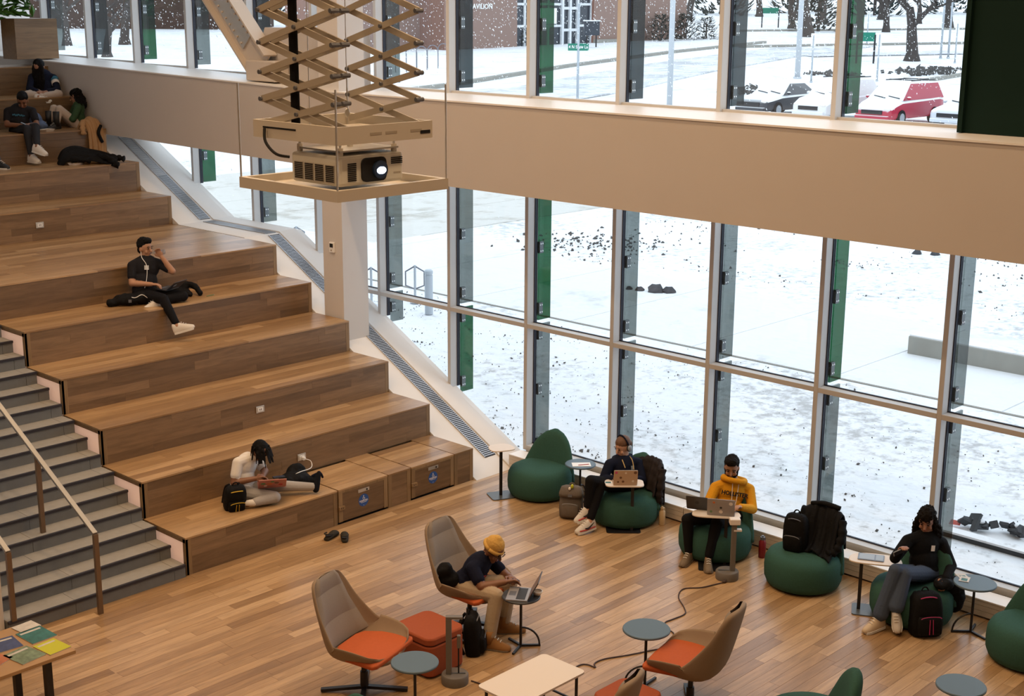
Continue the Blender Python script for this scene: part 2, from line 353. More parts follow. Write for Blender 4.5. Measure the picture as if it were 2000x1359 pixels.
# upstand panel and steel brace beside the column, above the band
tag(MB().prism([(3.13, 5.05), (3.13, 5.90), (4.88, 5.90), (5.25, 5.05)], 0.42, 1.0, 'x').build('trim_3', 'band_paint'), kind='structure')
br = thing('steel_brace', 'diagonal beige steel brace above the white band beside the column', 'beam', (0, 0, 0))
mat('brace_paint', (0.60, 0.52, 0.44), 0.5)
p0 = Vector((0.28, 4.75, 5.32)); p1 = Vector((0.28, 8.95, 9.4)); dd = (p1 - p0).normalized(); nn = Vector((0, -dd.z, dd.y))
MB().beam(p0, p1, 0.03, 0.46, up=nn).build('web', 'brace_paint', br)
for s in (-1, 1): MB().beam(p0 + nn * 0.24 * s, p1 + nn * 0.24 * s, 0.24, 0.03, up=nn).build('flange', 'brace_paint', br)
MB().beam(p0 + nn * 0.02 + dd * 0.5 + Vector((-0.03, 0, 0)), p0 + nn * 0.02 + dd * 1.7 + Vector((-0.03, 0, 0)), 0.03, 0.30, up=nn).build('splice_plate', 'steel_plate', br)
MB().box(0.14, 0.415, 4.30, 5.02, 5.115, 5.42).build('base_shoe', 'brace_paint', br, bevel=0.02)
for k in range(9):
    for s in (-0.1, 0.12):
        q = p0 + dd * (0.58 + k * 0.13) + nn * (0.02 + s) + Vector((-0.05, 0, 0)); MB().tube([q, q + Vector((-0.02, 0, 0))], 0.018, 6).build('bolt', 'brace_paint', br)
# dark panel standing on the ledge
dp = thing('dark_panel', 'tall dark green panel standing on the ledge in front of the upper windows', 'panel', (0, 0, 0))
mat('deep_green', (0.004, 0.018, 0.013), 0.7)
MB().box(0.60, 0.70, -12.5, -6.30, 5.07, CEIL - 0.02).build('board', 'deep_green', dp); MB().box(0.55, 0.72, -6.33, -6.28, 5.07, CEIL - 0.02).build('edge_trim', 'deep_green', dp)

# ------------------------------------------------------------------ windows
fin_low = {0: 'fin_green', 1: 'fin_green', 2: 'fin_green', 3: 'fin_green', 4: 'fin_grey', 5: 'fin_grey', 6: 'fin_grey', 7: 'fin_grey', 8: 'fin_green', 9: 'fin_grey', 10: 'fin_grey', 11: 'fin_green', 12: 'fin_grey', 13: 'fin_grey'}
fin_bot = {7: 'fin_green', 8: 'fin_grey', 11: 'fin_grey'}
fin_up = {0: 'fin_grey', 1: 'fin_dark', 2: 'fin_green', 3: 'fin_grey', 4: 'fin_dark', 5: 'fin_grey', 6: 'fin_grey', 7: 'fin_dark', 8: 'fin_green', 9: 'fin_dark', 10: 'fin_dark', 11: 'fin_green', 12: 'fin_grey', 13: 'fin_grey'}
TRZ = 1.985
_cm = MB().box(0.012, 0.085, -0.020, 0.020, -0.08, 0.08)
for _z in (-0.05, 0.05):
    for _x in (0.03, 0.068): _cm.tube([(_x, -0.026, _z), (_x, -0.02, _z)], 0.011, 6, 1)
clamp_me = _cm.mesh('clamp', mats=('clamp_steel', 'bolt_steel'))
def fin(win, y, z0, z1, m, clamps=True):
    f = MB().box(GX + 0.055, GX + 0.30, y - 0.012, y + 0.012, z0, z1).build('glass_fin', m, win)
    if clamps:
        n = max(1, int((z1 - z0) / 0.62)); 
        for i in range(n):
            z = z0 + 0.16 + i * (z1 - z0 - 0.3) / max(1, n - 1) if n > 1 else (z0 + z1) / 2
            c = inst(clamp_me, 'clamp', f, (GX + 0.05, y, z))
    return f
for i, y in enumerate(MULL[:-1]):
    yn = MULL[i + 1]
    wd = thing('window_%d' % (i + 1), None, None, (0, 0, 0)); wd['kind'] = 'structure'
    low_any = band_bot(y) > slope_z(max(yn, -0.1)) + 0.05 if y > 0 else True
    zb = 0.20 if y < 0.1 else slope_z(y) - 0.02
    mw = 0.03
    # upper storey
    zt = CEIL
    MB().box(1.0, GX + 0.01, y - mw, y + mw, band_top(y) - 0.01, zt).build('mullion', 'mullion_paint', wd, bevel=0.004)
    MB().box(GX + 0.0, GX + 0.055, y - mw - 0.012, y + mw + 0.012, band_top(y), zt).build('gasket', 'gasket', wd)
    MB().box(1.05, GX + 0.01, yn + mw, y - mw, band_top(yn) - 0.01, band_top(yn) + 0.03).build('sill_rail', 'mullion_paint', wd)
    MB().box(GX + 0.012, GX + 0.03, yn, y, band_top(yn) + 0.02, zt).build('pane', 'window_glass', wd)
    fin(wd, y - 0.055, band_top(y) + 0.06, zt, fin_up[i])
    if low_any:
        zc = band_bot(y) + 0.1
        if zc - zb > 0.02: 
            MB().box(1.0, GX + 0.01, y - mw, y + mw, zb, zc).build('mullion', 'mullion_paint', wd, bevel=0.004)
            MB().box(GX + 0.0, GX + 0.055, y - mw - 0.012, y + mw + 0.012, zb, zc).build('gasket', 'gasket', wd)
        gb0 = 0.26 if y < 0.1 else 0.0
        if y < 0.1:
            MB().box(1.0, GX + 0.01, yn + mw, y - mw, 0.16, 0.27).build('sill_rail', 'mullion_paint', wd); MB().box(GX - 0.004, GX + 0.02, yn + mw, y - mw, 0.27, 0.285).build('gasket', 'gasket', wd)
        MB().box(GX + 0.012, GX + 0.03, yn, y, gb0, zc).build('pane', 'window_glass', wd)
        if slope_z(max(yn, 0)) < TRZ:
            y1 = y - mw if y < 3.7 else 3.6
            MB().box(1.0, GX + 0.01, yn + mw, y - mw, TRZ - 0.03, TRZ + 0.03).build('transom', 'mullion_paint', wd, bevel=0.004)
            MB().box(GX - 0.004, GX + 0.02, yn + mw, y - mw, TRZ + 0.03, TRZ + 0.042).build('gasket', 'gasket', wd)
        ft = max(TRZ + 0.06, slope_z(max(y, 0)))
        fin(wd, y - 0.055, ft, zc, fin_low[i])
        if zb < TRZ - 0.2: fin(wd, y - 0.055, max(zb - 0.1, 0.1), TRZ - 0.0, fin_bot.get(i, fin_low[i]))
# ------------------------------------------------------------------ ceiling downlights (the room's lamps, above the frame)
dl_me = MB().lathe([(0.22, 0.0), (0.24, -0.06), (0.20, -0.06), (0.18, -0.01)], n=20).mesh('housing', mats=('white',))
for i, (x, y) in enumerate([(-1.6, -8.5), (-1.6, -5.5), (-1.6, -2.5), (-1.6, 0.8), (-2.0, 4.0), (-4.5, -8.5), (-4.5, -5.5), (-4.5, -2.5), (-4.5, 0.8), (-7.8, -8.5), (-7.8, -5.5), (-8.5, -2.0), (-11, -6), (-11, -10.5), (-14.5, -8), (-11.5, -2), (-6.0, -0.8), (-5.8, 2.6)]):
    t = thing('ceiling_downlight', 'round white recessed ceiling downlight', 'lamp', (x, y, CEIL), group='ceiling downlights')
    inst(dl_me, 'housing', t)
    ld = bpy.data.lights.new('downlight', 'AREA'); ld.shape = 'DISK'; ld.size = 0.36; ld.energy = LAMP_W; ld.color = LAMP_COL; ld.spread = math.radians(150)
    lo = bpy.data.objects.new('lamp_glow', ld); COL.objects.link(lo); lo.parent = t; lo.location = (0, 0, -0.05)
# ================================================================== tiered wooden seating
TIER = [(k * 0.849, (k + 1) * 0.45) for k in range(5)] + [(4.22, 2.712), (7.02, 3.175), (7.93, 3.655), (8.87, 4.15), (9.80, 4.65), (10.70, 5.13), (11.6, 5.6)]
XL, XR = -4.546, 0.0
seat = thing('tiered_seating', 'broad oak tiered seating rising beside the window wall', 'bleachers', (0, 0, 0))
unit_t = MB().box(0, 1, 0.001, 0.999, -0.02, 0).mesh('tread_board', mats=('oak_tread',))
unit_r = MB().box(0, 1, 0, 0.02, 0.001, 0.999).mesh('riser_board', mats=('oak_riser',))
rb = random.Random(11)
def runs(x0, x1, lo=0.8, hi=2.2):
    xs = [x0]
    nxt = x0 + rb.uniform(0.3, hi)
    while nxt < x1 - 0.25: xs.append(nxt); nxt += rb.uniform(lo, hi)
    xs.append(x1); return list(zip(xs[:-1], xs[1:]))
for k in range(len(TIER) - 1):
    y0, z0 = TIER[k]; y1 = TIER[k + 1][0]; zprev = TIER[k - 1][1] if k else 0.0
    xr = XR if k < 8 else -0.03
    segs = [(XL, xr)] if k else [(XL, -2.36), (-1.525, -1.14), (-0.35, XR)]
    body = MB()
    for a, b in segs: body.box(a + 0.03, b - 0.004, y0 + 0.024, y1 + 0.02, max(zprev - 0.5, 0.0), z0 - 0.022)
    bo = body.build('tier', 'oak_post', seat)
    far = MB(); fm = []
    for (a, b) in segs:
        # end posts of the riser
        wl = 0.075 if (k or a == XL) else 0.06
        MB().box(a, a + wl, y0 - 0.001, y0 + 0.02, zprev, z0 - 0.0205).build('end_post', 'oak_post', bo)
        MB().box(b - 0.06, b, y0 - 0.001, y0 + 0.02, zprev, z0 - 0.0205).build('end_post', 'oak_post', bo)
        nr = 4; hh = (z0 - zprev - 0.0205) / nr
        for r in range(nr):
            for xa, xb in runs(a + wl + 0.001, b - 0.061):
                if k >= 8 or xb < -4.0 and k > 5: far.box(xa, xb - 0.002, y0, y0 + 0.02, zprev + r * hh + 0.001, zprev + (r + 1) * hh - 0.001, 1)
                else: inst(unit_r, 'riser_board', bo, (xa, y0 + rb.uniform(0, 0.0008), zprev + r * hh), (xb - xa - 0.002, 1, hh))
        depth = y1 - y0; nt = max(1, round(depth / 0.141)); wd = depth / nt
        for r in range(nt):
            for xa, xb in runs(a, b, 1.0, 2.6):
                if k >= 8: far.box(xa, xb - 0.002, y0 - 0.006 * (r == 0) + r * wd, y0 + (r + 1) * wd - 0.001, z0 - 0.02, z0, 0)
                else: inst(unit_t, 'tread_board', bo, (xa, y0 + r * wd - (0.006 if r == 0 else 0), z0 - rb.uniform(0, 0.0006)), (xb - xa - 0.002, wd + (0.006 if r == 0 else 0), 1))
    if far.v: tag(far.build('far_boards', ('oak_tread', 'oak_riser'), bo), kind='stuff')
    if k < 6:   # lit L-shaped panel in the stair-side end
        MB().box(XL - 0.004, XL + 0.03, y0 + 0.0, y0 + 0.6, z0 - 0.02, z0 - 0.001).build('end_frame', 'oak_post', bo)
        MB().box(XL - 0.004, XL + 0.03, y0 - 0.001, y0 + 0.05, zprev, z0 - 0.02).build('end_frame', 'oak_post', bo)
        MB().box(XL - 0.004, XL + 0.03, y0 + 0.0, y0 + 0.6, z0 - 0.065, z0 - 0.02).build('end_frame', 'oak_riser', bo)
        MB().box(XL + 0.015, XL + 0.028, y0 + 0.05, y0 + 0.849, zprev - 0.02, z0 - 0.065).build('light_panel', 'step_light', bo)
# block of cabinets and a planter at the top of the seating
bk = thing('wooden_planter', 'oak block planter at the top of the tiered seating by the upper windows', 'planter', (0, 0, 0))
MB().box(-0.45, 0.36, 11.0, 11.5, 5.245, 5.95).build('box', 'oak_riser', bk)
MB().box(-2.6, -0.46, 11.62, 12.2, 5.6, 6.05).build('box', 'oak_riser', bk); 
for r in range(5): MB().box(-0.45, 0.36, 10.99, 11.0, 5.25 + r * 0.14, 5.25 + r * 0.14 + 0.138).build('board', 'oak_riser', bk)
# removable bench boxes with reserved stickers
def bench_box(x0, x1, label):
    b = thing('bench_box', label, 'bench', ((x0 + x1) / 2, 0, 0), group='bench boxes in the lowest tier'); w = (x1 - x0) / 2
    MB().box(-w, w, 0.012, 0.80, 0.02, 0.428).build('body', 'oak_post', b)
    MB().box(-w + 0.06, w - 0.06, -0.004, 0.012, 0.045, 0.40).build('front_panel', 'oak_riser', b)
    for s in (-1, 1): MB().box(min(s * w, s * (w - 0.06)), max(s * w, s * (w - 0.06)), -0.006, 0.012, 0.025, 0.43).build('stile', 'oak_post', b)
    MB().box(-w + 0.06, w - 0.06, -0.006, 0.012, 0.40, 0.43).build('rail', 'oak_post', b)
    for r in range(6): MB().box(-w, w, -0.006 + r * 0.134, -0.006 + (r + 1) * 0.134 - 0.001, 0.43, 0.45).build('tread_board', 'oak_tread', b)
    pl = MB().box(-0.09, 0.09, -0.012, -0.004, 0.335, 0.375).build('lock_plate', 'steel_plate', b); MB().tube([(0.05, -0.018, 0.355), (0.05, -0.012, 0.355)], 0.012, 10).build('keyhole', 'black', pl)
    lt = MB().box(-w - 0.01, -w + 0.08, -0.03, -0.006, 0.19, 0.235).build('latch', 'oak_post', b)
    for q in (0.02, 0.05): MB().tube([(-w + q, -0.034, 0.212), (-w + q, -0.03, 0.212)], 0.006, 8).build('screw', 'black', lt)
    st = MB().tube([(0.0, -0.0055, 0.22), (0.0, -0.004, 0.22)], 0.082, 28).build('sticker', 'sticker_blue', b)
    text_obj('lettering', 'RESERVED', 0.030, 'white', st, mframe((0, -0.006, 0.212), (1, 0, 0), (0, 0, 1)), 0.0003, 0.0006)
    MB().box(-0.045, 0.045, -0.0062, -0.0055, 0.190, 0.194).build('rule', 'white', st)
    MB().box(-0.003, 0.003, -0.0062, -0.0055, 0.150, 0.158).build('rule', 'white', st)
    wc = MB(); wc.ell((0.0, -0.006, 0.276), (0.007, 0.0008, 0.007)); wc.tube([(0.0, -0.006, 0.268), (0.002, -0.006, 0.250), (0.016, -0.006, 0.250), (0.022, -0.006, 0.236)], 0.0028, 6)
    wc.tube([(0.003 + 0.017 * math.cos(a), -0.006, 0.246 + 0.017 * math.sin(a)) for a in [math.radians(q) for q in range(110, 350, 20)]], 0.0026, 6); wc.build('wheelchair_symbol', 'white', st)
    return b
bench_box(-2.34, -1.54, 'oak bench box with blue reserved sticker next to the pair of clogs')
bench_box(-1.125, -0.366, 'oak bench box with blue reserved sticker, next to the white sloping sill')
# power outlets on the risers
def outlet(x, y, z, label):
    o = thing('power_outlet', label, 'outlet', (x, y, z)); MB().box(-0.065, 0.065, -0.014, -0.002, -0.045, 0.045).build('plate', 'steel_plate', o, bevel=0.004); MB().box(-0.04, 0.04, -0.02, -0.013, -0.025, 0.025).build('socket', 'white', o)
    for s in (-0.012, 0.012): MB().box(s - 0.004, s + 0.004, -0.022, -0.019, -0.012, 0.012).build('slot', 'black', o)
outlet(-2.24, 2 * 0.849, 1.115, 'white power outlet plate on the riser above the wide tier of the dreadlocked student')
outlet(-2.24, 0.849, 0.66, 'white power outlet with a plugged-in charger cable by the black bag')
outlet(-2.34, 7.02, 2.95, 'white power outlet plate on the riser at the back of the wide landing')

# ================================================================== stairs
st = thing('staircase', 'grey concrete stairs with black nosings beside the tiered seating', 'stairs', (0, 0, 0))
def step_parts(n):
    z = 0.15 * n; y = -0.03 + 0.283 * (n - 1)
    s = MB().box(-6.68, XL - 0.03, y + 0.02, y + 0.6, max(0, z - 0.45), z - 0.018).build('step', 'concrete_riser', st)
    cuts = [-6.68, -5.9 + 0.0 * n, -4.72, XL - 0.03]
    cuts[1] = -6.05 + 0.12 * (n % 3)
    for a, b in zip(cuts[:-1], cuts[1:]):
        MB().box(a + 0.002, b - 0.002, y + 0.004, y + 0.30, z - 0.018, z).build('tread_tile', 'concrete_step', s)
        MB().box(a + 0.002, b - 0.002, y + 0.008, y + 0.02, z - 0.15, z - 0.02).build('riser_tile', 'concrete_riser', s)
    MB().box(-6.68, XL - 0.03, y - 0.004, y + 0.03, z - 0.026, z + 0.002).build('nosing', 'nosing_black', s)
for n in range(1, 19): step_parts(n)
def rail(x, y0, y1, posts, label):
    h = thing('handrail', label, 'handrail', (0, 0, 0)); zr = lambda y: 0.90 + 0.52 * (y - y0)
    MB().beam((x, y0, zr(y0)), (x, y1, zr(y1)), 0.055, 0.03).build('rail_bar', 'rail_steel', h, bevel=0.004)
    for yp in posts:
        zb = 0 if yp < -0.04 else 0.15 * (1 + int((yp + 0.03) / 0.283)); MB().box(x - 0.025, x + 0.025, yp - 0.02, yp + 0.02, zb, zr(yp) - 0.005).build('post', 'rail_bronze', h)
rail(-5.75, -0.20, 5.6, (-0.20, 0.93, 2.6, 4.3), 'square steel handrail with bronze posts in the middle of the stairs')
rail(-6.62, -0.02, 5.6, (-0.02, 1.6, 3.2), 'steel handrail on bronze posts against the stair wall')
# ================================================================== outdoors
FH = Vector((_F.x, _F.y, 0)).normalized(); RH = Vector((FH.y, -FH.x, 0))
def gz(x, y): return max(0.0, ((Vector((x, y, 0)) - CAMP).dot(FH) - 95) * 0.024)
def snow_mat(name, base, dirt, amount, scale, s2=0.0):
    m = bpy.data.materials.new(name); m.use_nodes = True; nt = m.node_tree; b = nt.nodes['Principled BSDF']; L = nt.links
    geo = nt.nodes.new('ShaderNodeNewGeometry')
    n1 = nt.nodes.new('ShaderNodeTexNoise'); n1.inputs['Scale'].default_value = scale; n1.inputs['Detail'].default_value = 9; n1.inputs['Roughness'].default_value = 0.72
    n2 = nt.nodes.new('ShaderNodeTexNoise'); n2.inputs['Scale'].default_value = 0.22; n2.inputs['Detail'].default_value = 3
    L.new(geo.outputs['Position'], n1.inputs['Vector']); L.new(geo.outputs['Position'], n2.inputs['Vector'])
    ad = nt.nodes.new('ShaderNodeMath'); ad.operation = 'ADD'; mu = nt.nodes.new('ShaderNodeMath'); mu.operation = 'MULTIPLY'; mu.inputs[1].default_value = 0.55
    L.new(n2.outputs[0], mu.inputs[0]); L.new(n1.outputs[0], ad.inputs[0]); L.new(mu.outputs[0], ad.inputs[1])
    rp = nt.nodes.new('ShaderNodeValToRGB'); e = rp.color_ramp.elements; e[0].position = 0.5 + amount; e[0].color = (*base, 1); e[1].position = 0.5 + amount + 0.16; e[1].color = (*dirt, 1)
    sub = nt.nodes.new('ShaderNodeMath'); sub.operation = 'SUBTRACT'; sub.inputs[1].default_value = 0.0
    L.new(ad.outputs[0], sub.inputs[0]); L.new(sub.outputs[0], rp.inputs[0]); L.new(rp.outputs[0], b.inputs['Base Color'])
    b.inputs['Roughness'].default_value = 0.9; b.inputs['Specular IOR Level'].default_value = 0.1
    bp = nt.nodes.new('ShaderNodeBump'); bp.inputs['Strength'].default_value = 0.6; bp.inputs['Distance'].default_value = 0.08; n3 = nt.nodes.new('ShaderNodeTexNoise'); n3.inputs['Scale'].default_value = 3.0; n3.inputs['Detail'].default_value = 6
    L.new(geo.outputs['Position'], n3.inputs['Vector']); L.new(n3.outputs[0], bp.inputs['Height']); L.new(bp.outputs[0], b.inputs['Normal'])
    MATS[name] = m
snow_mat('snow_near', (0.80, 0.81, 0.83), (0.46, 0.46, 0.46), 0.30, 4.0)
snow_mat('snow_far', (0.80, 0.82, 0.84), (0.62, 0.63, 0.65), 0.30, 0.6)
snow_mat('snow_path', (0.76, 0.765, 0.77), (0.60, 0.60, 0.59), 0.34, 1.5)
snow_mat('snow_road', (0.70, 0.715, 0.735), (0.46, 0.47, 0.49), 0.22, 0.9)
snow_mat('snow_drive', (0.62, 0.60, 0.56), (0.46, 0.43, 0.38), 0.30, 1.2)
mat('clod_earth', (0.10, 0.095, 0.09), 0.9); mat('kerb_stone', (0.30, 0.29, 0.26), 0.9, noise=0.2, nscale=2); mat('concrete_wall', (0.33, 0.33, 0.30), 0.9, noise=0.12, nscale=3)
mat('galv', (0.42, 0.46, 0.50), 0.4, metal=0.5); mat('galv_dark', (0.16, 0.17, 0.20), 0.4, metal=0.4); mat('pole_grey', (0.50, 0.53, 0.56), 0.6)
mat('sign_green', (0.0, 0.19, 0.12), 0.5); mat('bark', (0.075, 0.065, 0.06), 0.9, noise=0.3, nscale=6); mat('leaf_dark', (0.05, 0.06, 0.055), 0.9); mat('snowflake', (0.95, 0.96, 0.98), 0.8)
mat('dark_glass', (0.025, 0.035, 0.05), 0.15); mat('tyre', (0.015, 0.015, 0.016), 0.8)
# ground: near flat, gently rising far away
g = MB(); NX, rows = 14, [1.2, 8, 20, 40, 60, 80, 95, 120, 150, 190, 240, 320, 420]
def gp(d, u):
    q = CAMP + FH * d + RH * u; return (q.x, q.y, max(0, (d - 95) * 0.024) - 0.06)
g.loft([[gp(d, u) for u in np.linspace(-0.55 * d - 60, 0.55 * d + 60, NX)] for d in [10, 40, 60, 80, 95, 120, 150, 190, 240, 320, 440]], cap=False, closed=False)
go = g.build('ground', 'snow_far'); tag(go, kind='structure')
tag(MB().box(GX + 0.02, 48, -24, 46, -0.3, -0.015).build('ground_snowfield', 'snow_near', go), kind='structure')
# uneven snow with real relief near the glass
def strip(x0, x1, y0, y1, z, m, name, lab=None):
    o = MB().box(x0, x1, y0, y1, z - 0.1, z).build(name, m, go); return o
for k in range(14): strip(8.2, 13.2, -22 + k * 3.05, -22 + k * 3.05 + 3.02, 0.005, 'snow_path', 'paving_slab')
strip(8.15, 8.2, -22, 20, 0.0, 'kerb_stone', 'path_edge')
for k in range(5): strip(11.5 + 0 * k, 24, 20.75 + k * 3.05 - 5.4, 20.75 + k * 3.05 - 2.4, 0.006, 'snow_drive', 'drive_slab')
# road and kerbs far out
def ribbon(pts, wdt, h, m, name, parent=go):
    mb = MB(); P_ = [Vector(q) for q in pts]; rings = []
    for i, q in enumerate(P_):
        d = (P_[min(i + 1, len(P_) - 1)] - P_[max(i - 1, 0)]).normalized(); n = Vector((-d.y, d.x, 0)) * (wdt / 2)
        z0 = gz(q.x, q.y) - 0.06; rings.append([(q.x - n.x, q.y - n.y, z0 - 0.05), (q.x + n.x, q.y + n.y, z0 - 0.05), (q.x + n.x, q.y + n.y, z0 + h), (q.x - n.x, q.y - n.y, z0 + h)])
    mb.loft(rings); return mb.build(name, m, parent)
kA = [(48.3, 59.4, 0), (59.55, 62.22, 0), (81, 69.6, 0), (104, 75.9, 0), (128, 80.5, 0)]
ribbon(kA, 0.55, 0.26, 'kerb_stone', 'kerb'); ribbon([(x + 3.2, y - 6.5, 0) for x, y, _ in kA], 11.5, 0.03, 'snow_road', 'road')
ribbon([(118, 77, 0), (131, 71, 0), (145, 64, 0), (160, 57, 0)], 0.7, 0.26, 'kerb_stone', 'kerb'); ribbon([(80, 39, 0), (97, 41, 0), (115, 42, 0)], 0.5, 0.25, 'kerb_stone', 'kerb')
ribbon([(112, 67, 0), (126, 60, 0), (142, 52, 0), (160, 44, 0)], 10, 0.03, 'snow_road', 'road')
ribbon([(150, 100, 0), (175, 86, 0), (205, 70, 0)], 0.8, 0.25, 'kerb_stone', 'kerb')
# earth clods lying in the snow: uncountable
rc_ = random.Random(5); cm = MB()
def clod(x, y, r, z=0.0):
    M = Matrix.Rotation(rc_.uniform(0, 6.28), 3, Vector((rc_.uniform(-1, 1), rc_.uniform(-1, 1), 1)).normalized()); s = [r * rc_.uniform(0.6, 1.3), r * rc_.uniform(0.6, 1.3), r * rc_.uniform(0.35, 0.8)]
    cm.add([Vector((x, y, z)) + M @ Vector((a * s[0], b * s[1], c * s[2])) for a, b, c in ((1, 0, 0), (-1, 0, 0), (0, 1, 0), (0, -1, 0), (0, 0, 1), (0, 0, -1))], [(0, 2, 4), (2, 1, 4), (1, 3, 4), (3, 0, 4), (2, 0, 5), (1, 2, 5), (3, 1, 5), (0, 3, 5)])
for _ in range(900): clod(rc_.uniform(1.6, 8.0), rc_.uniform(-12, 12), abs(rc_.gauss(0, 0.008)) + 0.003)
for _ in range(60):
    cx, cy = rc_.uniform(1.6, 8.0), rc_.uniform(-10, 11)
    for _ in range(rc_.randint(5, 22)): clod(cx + rc_.gauss(0, 0.12), cy + rc_.gauss(0, 0.42), abs(rc_.gauss(0, 0.010)) + 0.004)
for _ in range(170): clod(rc_.gauss(1.9, 0.25), rc_.uniform(-0.6, 2.2), abs(rc_.gauss(0, 0.012)) + 0.005)
for _ in range(110):
    cx, cy = rc_.uniform(13.5, 26), rc_.uniform(-12, 12)
    for _ in range(rc_.randint(3, 20)): clod(cx + rc_.gauss(0, 0.35), cy + rc_.gauss(0, 0.5), abs(rc_.gauss(0, 0.017)) + 0.006)
for _ in range(260): clod(rc_.gauss(15.6, 1.0), rc_.gauss(11.2, 1.1), abs(rc_.gauss(0, 0.035)) + 0.01)
for c in ((71.8, 43.6), (73.5, 43), (90.6, 49), (99.8, 44.8), (97, 44.5), (103, 46), (75, 45)):
    for _ in range(70): clod(c[0] + rc_.gauss(0, 1.2), c[1] + rc_.gauss(0, 1.2), abs(rc_.gauss(0, 0.16)) + 0.05, gz(*c) + 0.05)
cl_ = cm.build('earth_clods', 'clod_earth'); tag(cl_, 'dark earth clods scattered over the snow outside the windows', 'earth', kind='stuff')
# low concrete wall
lw = thing('low_wall', 'low grey concrete wall end standing in the snow beyond the path', 'wall', (0, 0, 0))
MB().box(10.6, 11.0, -9.5, -0.77, -0.02, 0.34).build('wall_block', 'concrete_wall', lw, bevel=0.02); MB().box(10.62, 10.98, -9.5, -0.79, 0.34, 0.365).build('snow_cap', 'snow_near', lw)
# broken rocks on the snow mound
def rock(x, y, r, seed, parent, name='rock'):
    q = random.Random(seed); mb = MB(); n = 7; rings = []
    for z, s in ((0, 1.0), (0.5, 0.9), (0.95, 0.45)): rings.append([(x + r * s * q.uniform(0.75, 1.2) * math.cos(2 * math.pi * j / n), y + r * s * q.uniform(0.75, 1.2) * math.sin(2 * math.pi * j / n), -0.02 + r * z * q.uniform(0.7, 1.1)) for j in range(n)])
    mb.loft(rings); return mb.build(name, 'rock_dark', parent)
mat('rock_dark', (0.075, 0.075, 0.08), 0.9, noise=0.3, nscale=5)
for i, (x, y, r) in enumerate([(11.75, 6.0, 0.20), (11.6, 6.35, 0.12), (11.55, 6.62, 0.09), (11.9, 5.75, 0.16), (11.5, 6.85, 0.07)]):
    tag(rock(x, y, r, i, None), ['largest dark broken rock of the small heap in the snow', 'dark rock leaning on the large rock in the snow heap', 'small dark rock in the middle of the snow heap', 'dark slab-like rock at one end of the snow heap', 'smallest dark rock trailing the snow heap'][i], 'rock', 'rocks heaped in the snow')
for i, (x, y) in enumerate([(20.5, 4.25), (20.7, 3.85)]): tag(rock(x, y, 0.13, 20 + i, None), 'dark round lump of the unidentified pair out in the snow just below the white band', 'rock', 'pair of dark lumps far out in the snow')  # stone-shaped stand-ins for an unidentified, boot-like pair of dark shapes
# debris by the glass on the right
db = thing('debris_pile', 'dark frozen debris and a red scrap lying in the snow outside the glass', 'debris', (3.1, -5.85, 0))
for lx, ly, sc in ((0.0, 0.10, 1.0), (0.15, -0.30, 0.8)):
    q_ = random.Random(int(ly * 100)); mb = MB()
    for _ in range(9):
        M_ = Matrix.Rotation(q_.uniform(-0.9, 0.9), 3, 'X') @ Matrix.Rotation(q_.uniform(-0.9, 0.9), 3, 'Y') @ Matrix.Rotation(q_.uniform(0, 6), 3, 'Z'); mb.obox((lx + q_.gauss(0, 0.05), ly + q_.gauss(0, 0.08), 0.05 + abs(q_.gauss(0, 0.05))), (q_.uniform(0.06, 0.16) * sc, q_.uniform(0.06, 0.20) * sc, q_.uniform(0.02, 0.06)), M_)
    mb.build('frozen_lump', 'rock_dark', db); MB().ell((lx + 0.03, ly - 0.02, 0.10), (0.07 * sc, 0.06 * sc, 0.03)).build('snow_patch', 'snow_near', db, smooth=True)
mat('red_scrap', (0.45, 0.06, 0.04), 0.6); MB().loft([[(-0.12, 0.28, 0.03), (-0.04, 0.3, 0.05), (-0.04, 0.3, 0.055), (-0.12, 0.28, 0.035)], [(-0.14, 0.42, 0.02), (-0.07, 0.42, 0.06), (-0.07, 0.42, 0.065), (-0.14, 0.42, 0.025)]]).build('red_scrap', 'red_scrap', db)
tb = thing('buried_timber', 'long dark snow-topped timber lying in front of the frozen debris', 'timber', (0, 0, 0))
MB().box(2.62, 2.74, -7.4, -5.3, -0.02, 0.05).build('beam', 'rock_dark', tb); MB().box(2.60, 2.76, -7.4, -5.3, 0.05, 0.075).build('snow_cap', 'snow_near', tb)
# bike racks and bollard
def hex_rack(x, y, label, s=1.0):
    t = thing('bike_rack', label, 'bike rack', (x, y, 0), group='hexagonal bike racks by the path'); MB().tube([(0, 0, 0), (0, 0, 0.82 * s)], 0.026, 8).build('post', 'galv', t); MB().tube([(0, 0, 0), (0, 0, 0.015)], 0.11, 12).build('base_plate', 'galv', t)
    d = (0.69, -0.72); P_ = [(0, 0.80), (0.20, 0.68), (0.20, 0.38), (0, 0.30), (-0.20, 0.38), (-0.20, 0.68), (0, 0.80)]
    MB().tube([(u * d[0], u * d[1], z * s) for u, z in P_], 0.018, 6).build('hexagon_loop', 'galv_dark', t)
hex_rack(7.15, 8.95, 'hexagonal steel bike rack beside the grey bollard'); hex_rack(6.35, 9.45, 'hexagonal steel bike rack half hidden behind the square column'); hex_rack(8.6, 14.9, 'hexagonal steel bike rack seen over the sloping sill')
bo = thing('bollard', 'round grey steel bollard standing in the snow by the path', 'bollard', (6.61, 7.94, 0)); MB().lathe([(0.085, 0), (0.085, 0.82)], n=18).build('post', 'galv', bo, smooth=True, auto=40); MB().lathe([(0.075, 0.82), (0.075, 0.85), (0.088, 0.85), (0.088, 0.91), (0.06, 0.935)], n=18).build('cap', 'galv', bo, auto=40)
hk = thing('ring_hook', 'small steel ring hanging just below the white band outside', 'hook', (1.45, 0.36, 3.86))
